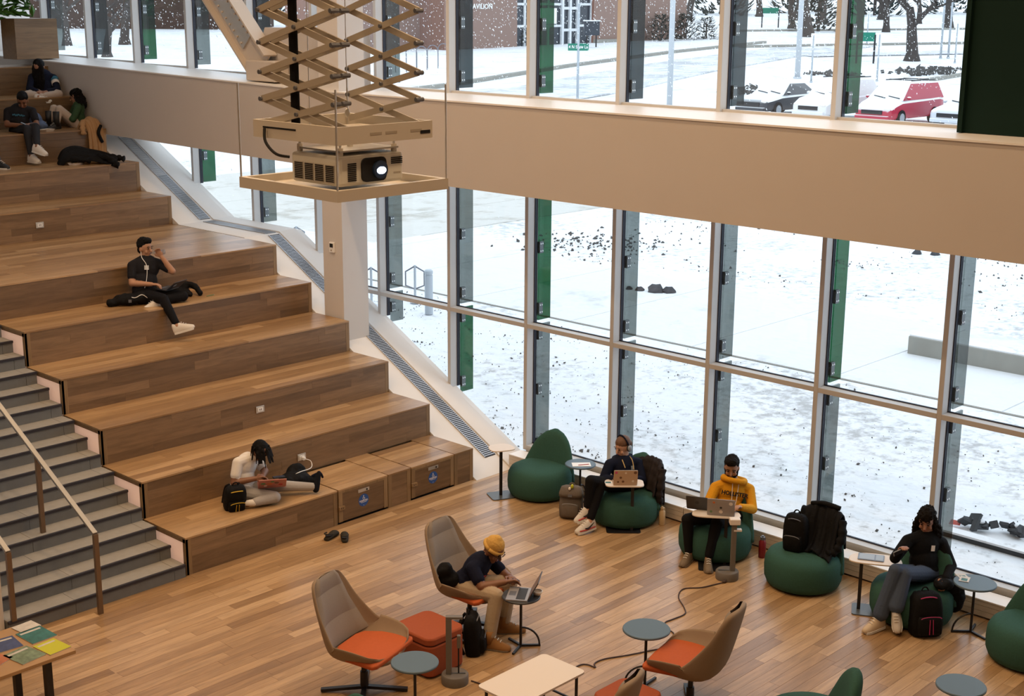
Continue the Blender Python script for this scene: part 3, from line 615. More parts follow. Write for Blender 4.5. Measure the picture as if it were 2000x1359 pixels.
MB().tube([(0, 0.05 * math.cos(a), -0.05 + 0.05 * math.sin(a)) for a in np.linspace(0, 6.28, 14)], 0.010, 6).build('ring', 'galv_dark', hk); MB().tube([(0, 0, 0), (0, 0, 0.2)], 0.008, 6).build('stem', 'galv_dark', hk)
# street name sign, lamp posts, meters, small signs
def post(name, label, cat, x, y, h, r, m, group=None):
    t = thing(name, label, cat, (x, y, gz(x, y) - 0.06), group=group); MB().tube([(0, 0, 0), (0, 0, h)], [r * 1.15, r], 10).build('pole', m, t, smooth=True); MB().tube([(0, 0, 0), (0, 0, 0.15)], r * 1.7, 10).build('foot', m, t); return t
sg = post('street_sign', 'green street name sign on a thin grey post by the road', 'sign', 53.95, 45.0, 6.2, 0.07, 'galv')
pl = MB().obox((0, 0, 3.60), (1.28, 0.05, 0.43), Matrix.Rotation(math.atan2(RH.y, RH.x), 3, 'Z')).build('sign_plate', 'sign_green', sg)
Mx = mframe(Vector((0, 0, 3.60)) - FH * 0.05, RH, (0, 0, 1)); text_obj('lettering', '4 N Shaw Ln', 0.27, 'white', pl, Mx, 0.003, 0.004, sx=0.85)
MB().obox((0, 0, 3.05), (0.8, 0.04, 0.5), Matrix.Rotation(math.atan2(RH.y, RH.x), 3, 'Z')).build('blank_plate', 'white', sg)
post('lamp_post', 'thick pale grey lamp post standing by the road behind the street sign', 'lamp post', 55.9, 39.3, 11, 0.15, 'pole_grey'); post('lamp_post', 'pale grey lamp post behind the snow-covered dark sedan', 'lamp post', 85.2, 48.85, 12, 0.19, 'pole_grey')
for x, y, lb in ((82.5, 45.9, 'parking sign post between the lamp post and the mullion, above the white car'), (87.3, 42.95, 'parking sign post behind the red minivan'), (136.9, 72.2, 'thin post with small plates beside the big forked tree'), (112.5, 49, 'short post beside the two tall sign poles')):
    t = post('sign_post', lb, 'sign post', x, y, 3.6, 0.06, 'galv'); A = Matrix.Rotation(math.atan2(RH.y, RH.x), 3, 'Z')
    for zz in (3.5, 3.0): MB().obox((0, 0, zz), (0.36, 0.06, 0.45), A).build('plate', 'white', t)
for dx in (0, 0.75): post('sign_pole', 'tall grey sign pole of the pair near the dark panel', 'pole', 117.9 + dx * 0.69, 53.2 - dx * 0.72, 6.5, 0.09, 'galv', 'pair of tall sign poles')
t = thing('notice_board', 'small dark notice board with snow on top before the brick building', 'notice board', (105.5, 87.8, gz(105.5, 87.8))); A = Matrix.Rotation(math.atan2(RH.y, RH.x), 3, 'Z')
for u in (-0.5, 0.5): MB().tube([tuple(RH * u), tuple(RH * u + Vector((0, 0, 2.0)))], 0.08, 6).build('leg', 'black_metal', t)
MB().obox((0, 0, 2.0), (1.7, 0.2, 1.5), A).build('board', 'dark_glass', t); MB().obox((0, 0, 2.8), (1.9, 0.5, 0.12), A).build('snow_cap', 'snow_far', t)
for x, y, lb, w_ in ((163.5, 103.2, 'low dark sign frame on two legs far across the road', 2.4), (104.7, 54.0, 'small green sign on two legs beside the road', 1.6)):
    t = thing('roadside_sign', lb, 'sign', (x, y, gz(x, y)))
    for u in (-w_ / 2, w_ / 2): MB().tube([tuple(RH * u), tuple(RH * u + Vector((0, 0, 2.6)))], 0.1, 6).build('leg', 'black_metal', t)
    MB().obox((0, 0, 2.4), (w_, 0.1, 0.8), A).build('plate', 'sign_green', t)
for i, (x, y) in enumerate([(66, 74.8), (67.4, 75.04), (69.25, 75.8), (71.2, 76.5), (73.6, 77.7)]):
    t = thing('bike_hoop', 'slim dark bike hoop in the row across the road', 'bike rack', (x, y, gz(x, y) - 0.06), group='row of bike hoops'); q = RH * 0.45
    MB().tube([tuple(-q), tuple(-q + Vector((0, 0, 1.5)))] + [tuple(q * -math.cos(a) + Vector((0, 0, 1.5 + 0.45 * math.sin(a)))) for a in np.linspace(0.3, 2.84, 7)] + [tuple(q + Vector((0, 0, 1.5))), tuple(q)], 0.035, 5).build('hoop', 'galv_dark', t)
# brick pavilion
def brick_mat():
    m = bpy.data.materials.new('brick'); m.use_nodes = True; nt = m.node_tree; b = nt.nodes['Principled BSDF']; bt = nt.nodes.new('ShaderNodeTexBrick'); bt.inputs['Scale'].default_value = 3.0
    bt.inputs['Color1'].default_value = (0.27, 0.105, 0.065, 1); bt.inputs['Color2'].default_value = (0.21, 0.085, 0.055, 1); bt.inputs['Mortar'].default_value = (0.26, 0.17, 0.14, 1); tc = nt.nodes.new('ShaderNodeTexCoord'); nt.links.new(tc.outputs['Object'], bt.inputs['Vector'])
    nt.links.new(bt.outputs[0], b.inputs['Base Color']); b.inputs['Roughness'].default_value = 0.9; MATS['brick'] = m
brick_mat(); mat('frame_white', (0.66, 0.68, 0.70), 0.5)
A0 = Vector((90.0, 94.7, 0.9)); ang = math.atan2(93.2 - 94.7, 129.8 - 90.0)
bd = thing('brick_building', 'long red brick building with a glazed entrance across the snowy road', 'building', A0, ang)
def lb_(u0, u1, z0, z1, y0, y1, name, m, par=bd): return MB().box(u0, u1, y0, y1, z0, z1).build(name, m, par)
LB = 39.8
for u0, u1 in ((0.0, 10.6), (22.9, 27.0), (29.0, LB)): lb_(u0, u1, -1, 12, 0, 9, 'brick_wall', 'brick')
lb_(10.6, 22.9, 7.4, 12, 0.3, 9, 'brick_wall', 'brick'); lb_(10.6, 29, -1, 12, 2.5, 9, 'inner_wall', 'dark_glass')
lb_(-11.5, 0.0, -1, 12, 4.0, 12, 'side_wing', 'brick'); lb_(22.9, 27.0, -1.0, 1.1, -0.5, 0.0, 'low_hedge_wall', 'kerb_stone')
def glaz(u0, u1, z0, z1, nu, nz, par):
    w = MB().box(u0, u1, 0.5, 0.6, z0, z1).build('window', 'dark_glass', par); th_ = 0.13
    for i in range(nu + 1): u = u0 + (u1 - u0) * i / nu; MB().box(u - th_, u + th_, 0.3, 0.5, z0, z1).build('window_bar', 'frame_white', w)
    for j in range(nz + 1): z = z0 + (z1 - z0) * j / nz; MB().box(u0, u1, 0.3, 0.5, z - th_, z + th_).build('window_bar', 'frame_white', w)
glaz(10.6, 13.6, 0.3, 7.4, 2, 3, bd); glaz(13.6, 18.0, 0.3, 7.4, 2, 3, bd); glaz(20.6, 22.9, 0.3, 7.4, 1, 3, bd); glaz(27.0, 29.0, 0.3, 11, 2, 4, bd)
en = MB().box(18.0, 20.6, 0.5, 0.6, -0.2, 7.4).build('entrance', 'dark_glass', bd)
for u in (18.05, 19.3, 20.55): MB().box(u - 0.16, u + 0.16, 0.2, 0.5, -0.2, 7.4).build('door_frame', 'frame_white', en)
for z in (0.2, 2.2, 4.6, 7.2): MB().box(18, 20.6, 0.25, 0.5, z - 0.15, z + 0.15).build('door_frame', 'frame_white', en)
lb_(13.9, 16.9, 2.9, 4.6, 0.1, 0.3, 'banner', 'white')
text_obj('lettering', 'PAVILION', 0.75, 'white', bd, Matrix.Translation((5.2, -0.05, 4.75)) @ Matrix.Rotation(math.pi / 2, 4, 'X'), 0.02, 0.01)
b2 = thing('far_brick_building', 'brown brick building far behind the bare trees', 'building', tuple(CAMP + FH * 192 + RH * -56 + Vector((0, 0, -4.3))), math.atan2(RH.y, RH.x)); mat('brick_dark', (0.075, 0.048, 0.038), 0.9, noise=0.4, nscale=0.6); MB().box(-22, 22, 0, 10, 0, 16).build('wall', 'brick_dark', b2); 
for i in range(8): MB().box(-20 + i * 5, -17 + i * 5, -0.1, 0.0, 4.5, 7.5).build('window', 'dark_glass', b2)
# bare trees
def tree_mesh(seed, h, r, spread=0.6, low=0.28, depth=4):
    q = random.Random(seed); mb = MB(); 
    def grow(p, d, L, rad, lev):
        n = 3; pts = [p]; rs = [rad]
        for i in range(n):
            d = (d + Vector((q.uniform(-1, 1), q.uniform(-1, 1), q.uniform(-0.3, 0.6))) * 0.16).normalized(); pts.append(pts[-1] + d * (L / n)); rs.append(rad * (1 - 0.4 * (i + 1) / n))
        mb.tube(pts, rs, 7 if lev == 0 else (5 if lev < 3 else 3), cap=False)
        if lev < depth:
            for k in range(q.randint(3, 4) if lev < 3 else 3):
                t = q.uniform(0.45, 1.0); i = min(n - 1, int(t * n)); b = pts[i].lerp(pts[i + 1], t * n - i)
                a = q.uniform(0, 6.28); nd = (d * q.uniform(0.5, 0.9) + Vector((math.cos(a), math.sin(a), q.uniform(-0.15, 0.5))) * spread).normalized(); grow(b, nd, L * q.uniform(0.55, 0.8), rs[i] * 0.55, lev + 1)
    mb.tube([(0, 0, -0.3), (0, 0, 0.2), (0, 0, 0.6)], [r * 1.6, r * 1.25, r], 8, cap=False); grow(Vector((0, 0, 0.4)), Vector((0, 0, 1)), h * low, r, 0); return mb.mesh('branches', smooth=True, mats=('bark',))
TM = [tree_mesh(1, 14, 0.55, 0.8, 0.30, 5), tree_mesh(2, 13, 0.38, 0.7, 0.34, 5), tree_mesh(3, 12, 0.3, 0.9, 0.30, 5)]
def tree(x, y, k, s, label, rz, group='bare winter trees outside'):
    t = thing('bare_tree', label, 'tree', (x, y, gz(x, y) - 0.06), rz, group); inst(TM[k], 'branches', t, scale=(s, s, s)); return t
tree(112.1, 53.2, 0, 1.1, 'big forked bare tree standing at the road behind the red minivan', 0.6)
tree(145.3, 85.5, 1, 1.9, 'thick bare tree trunk next to the pale lamp post', 1.2); tree(164.6, 100.2, 1, 1.3, 'slim bare tree between the roadside sign and the thick trunk', 2.2); tree(165.3, 85.5, 2, 1.5, 'slim bare tree far behind the forked tree', 0.3); tree(195, 118, 2, 1.7, 'distant bare tree behind the thick trunk', 3.0)
tree(70.6, 124.8, 1, 1.35, 'bare tree on the lawn seen between the green fin and the brown mullion', 4.0); tree(64.9, 126.9, 2, 1.4, 'bare tree beside the wooden planter window', 1.0); tree(58.3, 107.7, 0, 0.75, 'low-branched bare tree on the lawn near the diagonal brace', 2.6)
rt = random.Random(9)
for i in range(40):
    d = 205 + 55 * ((i * 7) % 10) / 10; u = (-0.42 + 0.86 * (i + rt.uniform(0.2, 0.8)) / 40) * d
    if -0.14 * d < u < 0.12 * d and d < 230: d += 30
    q = CAMP + FH * d + RH * u; tree(q.x, q.y, rt.randint(0, 2), rt.uniform(1.1, 1.7), 'distant bare tree in the woods on the horizon', rt.uniform(0, 6.28), 'distant woods')
# evergreen shrubs
def shrub_mesh(seed):
    q = random.Random(seed); mb = MB()
    for _ in range(420):
        a = q.uniform(0, 6.28); t = q.uniform(0, 1); rr = 0.95 * math.sqrt(q.uniform(0.2, 1)) * (1 - 0.65 * t * t); p = Vector((rr * math.cos(a), rr * math.sin(a), t * 1.6)); d = Vector((math.cos(a), math.sin(a), q.uniform(0.1, 0.9))).normalized(); x, y, z = frame_from(d); s = q.uniform(0.10, 0.2)
        mb.add([p - x * s * 0.4, p + x * s * 0.4, p + d * s * 1.6], [(0, 1, 2)])
    return mb.mesh('foliage', mats=('leaf_dark',))
SH = [shrub_mesh(1), shrub_mesh(2)]
for i, (px, py, s, lb) in enumerate([(98.0, 96.0, 1.2, 'small dark shrub against the brick wall under the lettering'), (102.7, 95.2, 1.5, 'dark shrub beside the tall grid window of the brick building'), (123.0, 91.8, 2.1, 'dark snow-dusted shrub at the brick corner beside the lamp post'), (127.5, 91.5, 2.1, 'dark shrub at the far corner of the brick building'), (131, 91, 1.8, 'last dark shrub past the brick corner'), (160, 93, 4.2, 'big dark evergreen behind the mullion across the road')]):
    t = thing('shrub', lb, 'shrub', (px, py, gz(px, py) - 0.1), i * 1.1, 'evergreen shrubs'); inst(SH[i % 2], 'foliage', t, scale=(s, s, s * 0.9)); MB().tube([(0, 0, 0), (0, 0, s)], 0.06 * s, 5).build('stem', 'bark', t)
for i in range(16):
    d = 265 + 14 * (i % 2); u = (-0.42 + 0.86 * (i + 0.5) / 16) * d; q = CAMP + FH * d + RH * u
    t = thing('evergreen', 'dark evergreen in the woods on the horizon', 'tree', (q.x, q.y, gz(q.x, q.y) - 0.3), rt.uniform(0, 6), 'distant evergreens'); inst(SH[i % 2], 'foliage', t, scale=(7, 7, 8)); MB().tube([(0, 0, 0), (0, 0, 9)], 0.3, 5).build('trunk', 'bark', t)
# parked cars, facing the building
def car_paint(name, col):
    m = bpy.data.materials.new(name); m.use_nodes = True; nt = m.node_tree; b = nt.nodes['Principled BSDF']; geo = nt.nodes.new('ShaderNodeNewGeometry'); sp = nt.nodes.new('ShaderNodeSeparateXYZ'); nt.links.new(geo.outputs['Normal'], sp.inputs[0])
    mr = nt.nodes.new('ShaderNodeMapRange'); mr.inputs[1].default_value = 0.28; mr.inputs[2].default_value = 0.48; nt.links.new(sp.outputs[2], mr.inputs[0])
    mx = nt.nodes.new('ShaderNodeMix'); mx.data_type = 'RGBA'; mx.inputs[6].default_value = (*col, 1); mx.inputs[7].default_value = (0.82, 0.84, 0.86, 1); nt.links.new(mr.outputs[0], mx.inputs[0]); nt.links.new(mx.outputs[2], b.inputs['Base Color'])
    m2 = nt.nodes.new('ShaderNodeMapRange'); m2.inputs[3].default_value = 0.3; m2.inputs[4].default_value = 0.9; nt.links.new(mr.outputs[0], m2.inputs[0]); nt.links.new(m2.outputs[0], b.inputs['Roughness']); MATS[name] = m
car_paint('car_red', (0.42, 0.02, 0.05)); car_paint('car_black', (0.03, 0.035, 0.045)); car_paint('car_white', (0.72, 0.72, 0.72)); car_paint('car_silver', (0.55, 0.58, 0.62)); car_paint('car_glass_snow', (0.10, 0.13, 0.16))
def car(x, y, paint, label, kind):
    c = thing('parked_car', label, 'car', (x, y, gz(x, y) - 0.05), group='parked cars in the snow'); c.scale = (1.28, 1.22, 1.3)   # front faces -x
    L = 4.7; W = 0.92
    hood = 0.95 if kind == 'sedan' else 1.05; roof = 1.45 if kind == 'sedan' else 1.72
    if kind == 'sedan': cab = [(1.25, hood), (2.05, roof), (3.3, roof - 0.02), (4.15, hood + 0.08)]
    elif kind == 'van': cab = [(0.95, hood), (1.85, roof), (4.3, roof - 0.03), (4.66, hood + 0.05)]
    else: cab = [(1.2, hood), (1.95, roof), (4.25, roof - 0.03), (4.62, hood + 0.08)]
    secs = [(0.0, 0.35, 0.62, 0.72), (0.12, 0.28, 0.80, 0.86), (0.5, 0.28, hood - 0.10, 0.91), (cab[0][0], 0.28, hood, W), (2.6, 0.28, hood + 0.03, W), (4.2, 0.28, hood + 0.06, W), (4.6, 0.3, hood, 0.88), (L, 0.4, hood - 0.15, 0.8)]
    rings = [[(xx, -w_, z0 + 0.12), (xx, -w_ * 0.93, z0), (xx, w_ * 0.93, z0), (xx, w_, z0 + 0.12), (xx, w_, z1 - 0.14), (xx, w_ * 0.88, z1), (xx, -w_ * 0.88, z1), (xx, -w_, z1 - 0.14)] for xx, z0, z1, w_ in secs]
    MB().loft(rings).build('body', paint, c, bevel=0.03, auto=35)
    tw = 0.70
    rings = [[(xx, -(W - 0.06 if z < hood + 0.2 else tw), z - 0.02 if z < hood + 0.2 else z), (xx, (W - 0.06 if z < hood + 0.2 else tw), z - 0.02 if z < hood + 0.2 else z)] for xx, z in cab]
    # cabin: four-sided greenhouse
    a, b_, c_, d_ = cab; wb = W - 0.05
    vs = [(a[0], -wb, hood - 0.03), (a[0], wb, hood - 0.03), (d_[0], wb, hood - 0.03), (d_[0], -wb, hood - 0.03), (b_[0], -tw, b_[1]), (b_[0], tw, b_[1]), (c_[0], tw, c_[1]), (c_[0], -tw, c_[1])]
    MB().add(vs, [(0, 1, 5, 4), (1, 2, 6, 5), (2, 3, 7, 6), (3, 0, 4, 7), (4, 5, 6, 7)]).build('cabin', paint, c, bevel=0.05)
    V_ = [Vector(v) for v in vs]
    def quadin(i, j, k, l, u0, u1, v0, v1, off):
        P0, P1, P2, P3 = V_[i], V_[j], V_[k], V_[l]; n = (P1 - P0).cross(P3 - P0).normalized() * off
        f = lambda u, v: (P0.lerp(P1, u)).lerp(P3.lerp(P2, u), v) + n
        return [f(u0, v0), f(u1, v0), f(u1, v1), f(u0, v1)]
    def pane(name, quad, m):
        n = (quad[1] - quad[0]).cross(quad[3] - quad[0]).normalized() * 0.012; MB().add(quad + [q + n for q in quad], [(0, 1, 2, 3), (7, 6, 5, 4), (0, 4, 5, 1), (1, 5, 6, 2), (2, 6, 7, 3), (3, 7, 4, 0)]).build(name, m, c)
    pane('windscreen', quadin(0, 1, 5, 4, 0.07, 0.93, 0.08, 0.93, 0.012), 'car_glass_snow')
    for (i, j, k, l), sg in (((1, 2, 6, 5), 1), ((3, 0, 4, 7), 1)):
        cuts = [(0.10, 0.36), (0.39, 0.66), (0.69, 0.93)]
        if (i, j) == (3, 0): cuts = [(1 - v, 1 - u) for u, v in cuts]
        for u0, u1 in cuts: pane('side_window', quadin(i, j, k, l, u0, u1, 0.14, 0.88, 0.012), 'dark_glass')
    for sx, sy in ((0.9, -1), (0.9, 1), (3.75, -1), (3.75, 1)):
        w_ = MB().tube([(sx, sy * 0.74, 0.33), (sx, sy * 0.95, 0.33)], 0.33, 18).build('wheel', 'tyre', c); MB().tube([(sx, sy * 0.95, 0.33), (sx, sy * 0.965, 0.33)], 0.2, 12).build('hubcap', 'galv', w_)
    for sy in (-1, 1):
        MB().ell((0.12, sy * 0.66, 0.70), (0.10, 0.17, 0.09)).build('headlight', 'off_white', c, smooth=True); MB().ell((cab[0][0] + 0.35, sy * 1.0, hood + 0.07), (0.08, 0.1, 0.07)).build('wing_mirror', paint, c, smooth=True)
        MB().beam((cab[0][0] + 0.08, sy * 0.35 - 0.35, hood + 0.06), (cab[0][0] + 0.2, sy * 0.35 + 0.25, hood + 0.13), 0.03, 0.03).build('wiper', 'black_metal', c)
    MB().box(-0.03, 0.05, -0.5, 0.5, 0.5, 0.66).build('grille', 'black_metal', c); MB().box(-0.06, 0.06, -0.8, 0.8, 0.3, 0.45).build('bumper', paint, c, bevel=0.03)
    if kind != 'sedan':
        for sy in (-1, 1): MB().beam((2.1, sy * 0.62, roof + 0.06), (4.1, sy * 0.62, roof + 0.05), 0.04, 0.04).build('roof_rail', 'black_metal', c)
        for xx in (2.4, 3.6): MB().beam((xx, -0.62, roof + 0.07), (xx, 0.62, roof + 0.07), 0.04, 0.04).build('roof_bar', 'black_metal', c)
    return c
car(54.6, 32.6, 'car_black', 'dark grey sedan under snow, next to the pale lamp post', 'sedan'); car(54.4, 28.7, 'car_white', 'white wagon under snow between the dark sedan and the red minivan', 'suv'); car(54.4, 24.8, 'car_red', 'red minivan with snow on roof and bonnet', 'van'); car(55.2, 20.9, 'car_silver', 'silver car under snow parked beside the red minivan', 'sedan')
# falling snow: uncountable
fk = MB(); rf = random.Random(21); wd_ = Vector((0.25, -0.35, -1.0)).normalized()
for _ in range(11000):
    d = 26 + 62 * rf.random() ** 0.8; u = rf.uniform(-0.40, 0.40) * d; v = rf.uniform(-0.06, 0.02) * d if rf.random() < 0.8 else rf.uniform(-0.16, 0.02) * d
    p = CAMP + FH * d + RH * u + Vector((0, 0, v))
    if p.z < 0.2 or p.x < 2.2: continue
    s = rf.uniform(0.006, 0.015) * (d / 45) ** 0.5; dd_ = (wd_ + Vector((rf.gauss(0, 0.3), rf.gauss(0, 0.3), 0))).normalized(); x, y, z = frame_from(dd_); l = s * rf.uniform(1.2, 3.2)
    fk.add([p + x * s, p - x * s, p + y * s, p - y * s, p + z * l, p - z * l], [(0, 2, 4), (2, 1, 4), (1, 3, 4), (3, 0, 4), (2, 0, 5), (1, 2, 5), (3, 1, 5), (0, 3, 5)])
tag(fk.build('falling_snow', 'snowflake'), 'white snowflakes falling outside the windows', 'snow', kind='stuff')
# ================================================================== furniture
mat('green_fabric', (0.036, 0.098, 0.078), 0.85, noise=0.18, nscale=60, bump=0.15, bscale=300); mat('tan_shell', (0.29, 0.215, 0.15), 0.7, noise=0.05, nscale=40); mat('grey_pad', (0.30, 0.26, 0.225), 0.85, noise=0.08, nscale=90); mat('orange_fabric', (0.47, 0.105, 0.035), 0.75, noise=0.08, nscale=50); mat('rust_fabric', (0.34, 0.085, 0.038), 0.8, noise=0.08, nscale=40)
mat('table_white', (0.74, 0.66, 0.58), 0.45); mat('table_slate_sky', (0.085, 0.135, 0.18), 0.5); mat('table_dark', (0.045, 0.05, 0.06), 0.4); mat('tower_grey', (0.15, 0.135, 0.12), 0.55); mat('base_slate', (0.085, 0.10, 0.115), 0.4)  # slate tops: the reflected sky is put into their bluish base colour
def lounge_mesh():
    seat = MB(); prof = [(0.0, 0.012), (0.35, 0.012), (0.40, 0.035), (0.427, 0.10), (0.432, 0.20), (0.424, 0.30), (0.39, 0.362), (0.33, 0.394), (0.20, 0.404), (0.0, 0.398)]
    seat.lathe(prof[1:-1], n=40, sx=1.0, sy=1.0); s = seat.mesh('seat', True, ('green_fabric',))
    back = MB(); rings = []; N = 30
    for t in np.linspace(0, 1, 15):
        z = 0.20 + 0.60 * t; hw = 0.43 * (1 - t ** 1.2 * 0.56) * math.sqrt(max(0.0, 1 - max(0, (t - 0.62) / 0.385) ** 2.2)); th = 0.10 * (1 - 0.4 * t) * math.sqrt(max(0.02, 1 - max(0, (t - 0.8) / 0.21) ** 2)); cx = -0.27 - 0.10 * t
        ring = []
        for j in range(N):
            a = 2 * math.pi * j / N; u = math.cos(a); v = math.sin(a); yy = hw * math.copysign(abs(u) ** 0.8, u); ring.append((cx + th * v + 0.62 * yy * yy, yy, z))
        rings.append(ring)
    back.loft(rings); b = back.mesh('backrest', True, ('green_fabric',))
    base = MB().lathe([(0.34, 0.0), (0.34, 0.014)], n=30).mesh('base', False, ('black_metal',))
    return s, b, base
LS, LBk, LBs = lounge_mesh()
def lounge(x, y, rz, label):
    t = thing('lounge_pouf_chair', label, 'lounge chair', (x, y, 0), rz, 'green rounded lounge chairs'); inst(LS, 'seat', t); inst(LBk, 'backrest', t); inst(LBs, 'base', t); return t
PI = math.pi
lounge(0.235, -1.02, PI + 0.15, 'empty green rounded lounge chair next to the square white laptop table')
lounge(0.27, -2.42, PI, 'green lounge chair with a brown puffer jacket over its back, under the headphone wearer')
lounge(0.19, -3.86, PI, 'green lounge chair under the student in the yellow hoodie')
lounge(0.14, -5.09, PI - 0.12, 'green lounge chair piled with a black coat and black backpack')
lounge(0.20, -6.38, PI - 0.05, 'green lounge chair under the student in blue jeans')
lounge(0.12, -7.72, PI, 'dark green lounge chair past the slate round table with leaflets')
lounge(-2.93, -7.08, 2.2, 'green lounge chair of which only the rounded backrest shows'); lounge(-6.25, -4.90, -2.4, 'green lounge chair just peeking up below the tan swivel chair')
# tan high-backed swivel chairs
def swivel_meshes():
    cl = [(0.33, 0.435), (0.22, 0.415), (0.08, 0.395), (-0.06, 0.385), (-0.16, 0.40), (-0.225, 0.46), (-0.262, 0.56), (-0.295, 0.70), (-0.325, 0.84), (-0.352, 0.98), (-0.372, 1.08), (-0.380, 1.135)]
    hw = [0.33, 0.375, 0.395, 0.40, 0.40, 0.395, 0.375, 0.335, 0.295, 0.26, 0.225, 0.17]
    rise = [0.13, 0.21, 0.25, 0.265, 0.275, 0.255, 0.21, 0.15, 0.09, 0.06, 0.04, 0.03]
    n = len(cl); U_ = 17; rows = []; nor = []
    for i in range(n):
        a = Vector((cl[max(i - 1, 0)][0], 0, cl[max(i - 1, 0)][1])); b = Vector((cl[min(i + 1, n - 1)][0], 0, cl[min(i + 1, n - 1)][1])); d = (b - a).normalized(); nn_ = Vector((d.z, 0, -d.x)); nor.append(nn_)
        rows.append([Vector((cl[i][0], 0, cl[i][1])) + Vector((0, hw[i] * u, 0)) * (1 - 0.10 * abs(u) ** 4) + nn_ * (rise[i] * abs(u) ** 2.6) for u in np.linspace(-1, 1, U_)])
    sh = MB(); sh.loft([[rows[i][k] for k in range(U_)] + [rows[i][k] - nor[i] * 0.034 for k in range(U_ - 1, -1, -1)] for i in range(n)]); me = sh.mesh('shell', True, ('tan_shell',))
    pads = []
    for i0, i1 in ((5, 7), (7, 9), (9, 11)):
        pb = MB(); R_ = []
        for i in range(i0, i1 + 1):
            for tt in ((0.0, 0.5) if i < i1 else (0.0,)):
                j = min(i + 1, n - 1); r0 = [rows[i][k].lerp(rows[j][k], tt) for k in range(U_)]; nn_ = nor[i].lerp(nor[j], tt); f = (i - i0 + tt) / (i1 - i0); bul = 0.016 + 0.020 * math.sin(math.pi * min(max(f, 0.04), 0.96)) ** 0.5; R_.append([r0[k] + nn_ * (bul if 2 < k < U_ - 3 else 0.002) for k in range(2, U_ - 2)])
        pb.loft(R_, cap=False, closed=False); pads.append(pb.mesh('back_pad', True, ('grey_pad',)))
    cu = MB(); R_ = []
    for z, s in ((0.425, 0.92), (0.44, 1.0), (0.475, 1.0), (0.488, 0.93)):
        R_.append([(px_ * s * 0.88 + 0.01, py_ * s * 0.94, z + 0.022) for px_, py_ in [(0.34, 0.29), (0.35, 0.0), (0.34, -0.29), (0.31, -0.335), (0.0, -0.30), (-0.16, -0.23), (-0.20, -0.14), (-0.20, 0.14), (-0.16, 0.23), (0.0, 0.30), (0.31, 0.335)]])
    cu.loft(R_); cus = cu.mesh('seat_cushion', False, ('orange_fabric',))
    return me, pads, cus
SWM, SWP, SWC = swivel_meshes()
col_me = MB().lathe([(0.035, 0.05), (0.032, 0.22), (0.022, 0.22), (0.022, 0.40)], n=12).mesh('column', False, ('black_metal',)); leg_me = MB().beam((0.02, 0, 0.055), (0.36, 0, 0.022), 0.042, 0.03).mesh('leg', False, ('black_metal',))
def swivel(x, y, ang, label):
    t = thing('swivel_chair', label, 'armchair', (x, y, 0), ang, 'tan high-backed swivel chairs'); t.scale = (1.13, 1.13, 0.97); o = inst(SWM, 'shell', t); ss = o.modifiers.new('sub', 'SUBSURF'); ss.levels = 1; ss.render_levels = 1
    for m_ in SWP: p_ = inst(m_, 'back_pad', t)
    c = inst(SWC, 'seat_cushion', t); bv = c.modifiers.new('b', 'BEVEL'); bv.width = 0.012; bv.segments = 2
    inst(col_me, 'column', t)
    for k in range(4): inst(leg_me, 'leg', t, rot=(0, 0, k * PI / 2 + 0.5))
    return t
swivel(-3.25, -3.22, math.atan2(-0.86, 0.50) - 0.38, 'tan high-backed swivel chair with a student in a yellow beanie sitting in it'); swivel(-4.92, -3.50, math.atan2(-0.88, 0.47) - 0.20, 'empty tan high-backed swivel chair with orange seat behind a slate table')
swivel(-3.03, -5.88, math.atan2(0.97, -0.22), 'empty tan swivel chair whose orange seat faces the round slate table'); swivel(-4.69, -6.03, math.atan2(0.97, -0.22), 'tan swivel chair of which only the tip of the back shows')
# orange cube poufs
def pouf(x0, x1, y0, y1, label, m='rust_fabric'):
    t = thing('cube_pouf', label, 'pouf', ((x0 + x1) / 2, (y0 + y1) / 2, 0), 0, 'rust orange cube poufs'); w = (x1 - x0) / 2; d = (y1 - y0) / 2
    for z0, z1, nm in ((0.02, 0.335, 'body'), (0.340, 0.42, 'cushion')): MB().rr_plate(-w, w, -d, d, z0, z1, 0.09).build(nm, m, t, bevel=0.018, auto=50)
    MB().rr_plate(-w + 0.012, w - 0.012, -d + 0.012, d - 0.012, 0.33, 0.345, 0.085).build('seam', 'soft_black', t)
    for sx in (-1, 1):
        for sy in (-1, 1): MB().tube([(sx * (w - 0.1), sy * (d - 0.1), 0), (sx * (w - 0.1), sy * (d - 0.1), 0.03)], 0.02, 8).build('foot', 'black_metal', t)
pouf(-4.36, -3.87, -3.80, -3.25, 'rust orange cube pouf between the two tan swivel chairs'); pouf(-4.08, -3.60, -6.02, -5.56, 'rust orange cube pouf next to the white coffee table')
# coffee table
t = thing('coffee_table', 'low white coffee table with rounded corners and a thin black frame', 'table', (-4.225, -5.0, 0)); MB().rr_plate(-0.445, 0.445, -0.26, 0.26, 0.40, 0.42, 0.05).build('top', 'table_white', t)
for sx in (-1, 1):
    for sy in (-1, 1): MB().box(sx * 0.38 - 0.01, sx * 0.38 + 0.01, sy * 0.20 - 0.01, sy * 0.20 + 0.01, 0, 0.40).build('leg', 'black_metal', t)
    MB().box(sx * 0.38 - 0.008, sx * 0.38 + 0.008, -0.2, 0.2, 0.12, 0.136).build('frame_bar', 'black_metal', t)
for sy in (-1, 1): MB().box(-0.38, 0.38, sy * 0.2 - 0.008, sy * 0.2 + 0.008, 0.12, 0.136).build('frame_bar', 'black_metal', t); MB().box(-0.38, 0.38, sy * 0.2 - 0.008, sy * 0.2 + 0.008, 0.385, 0.40).build('frame_bar', 'black_metal', t)
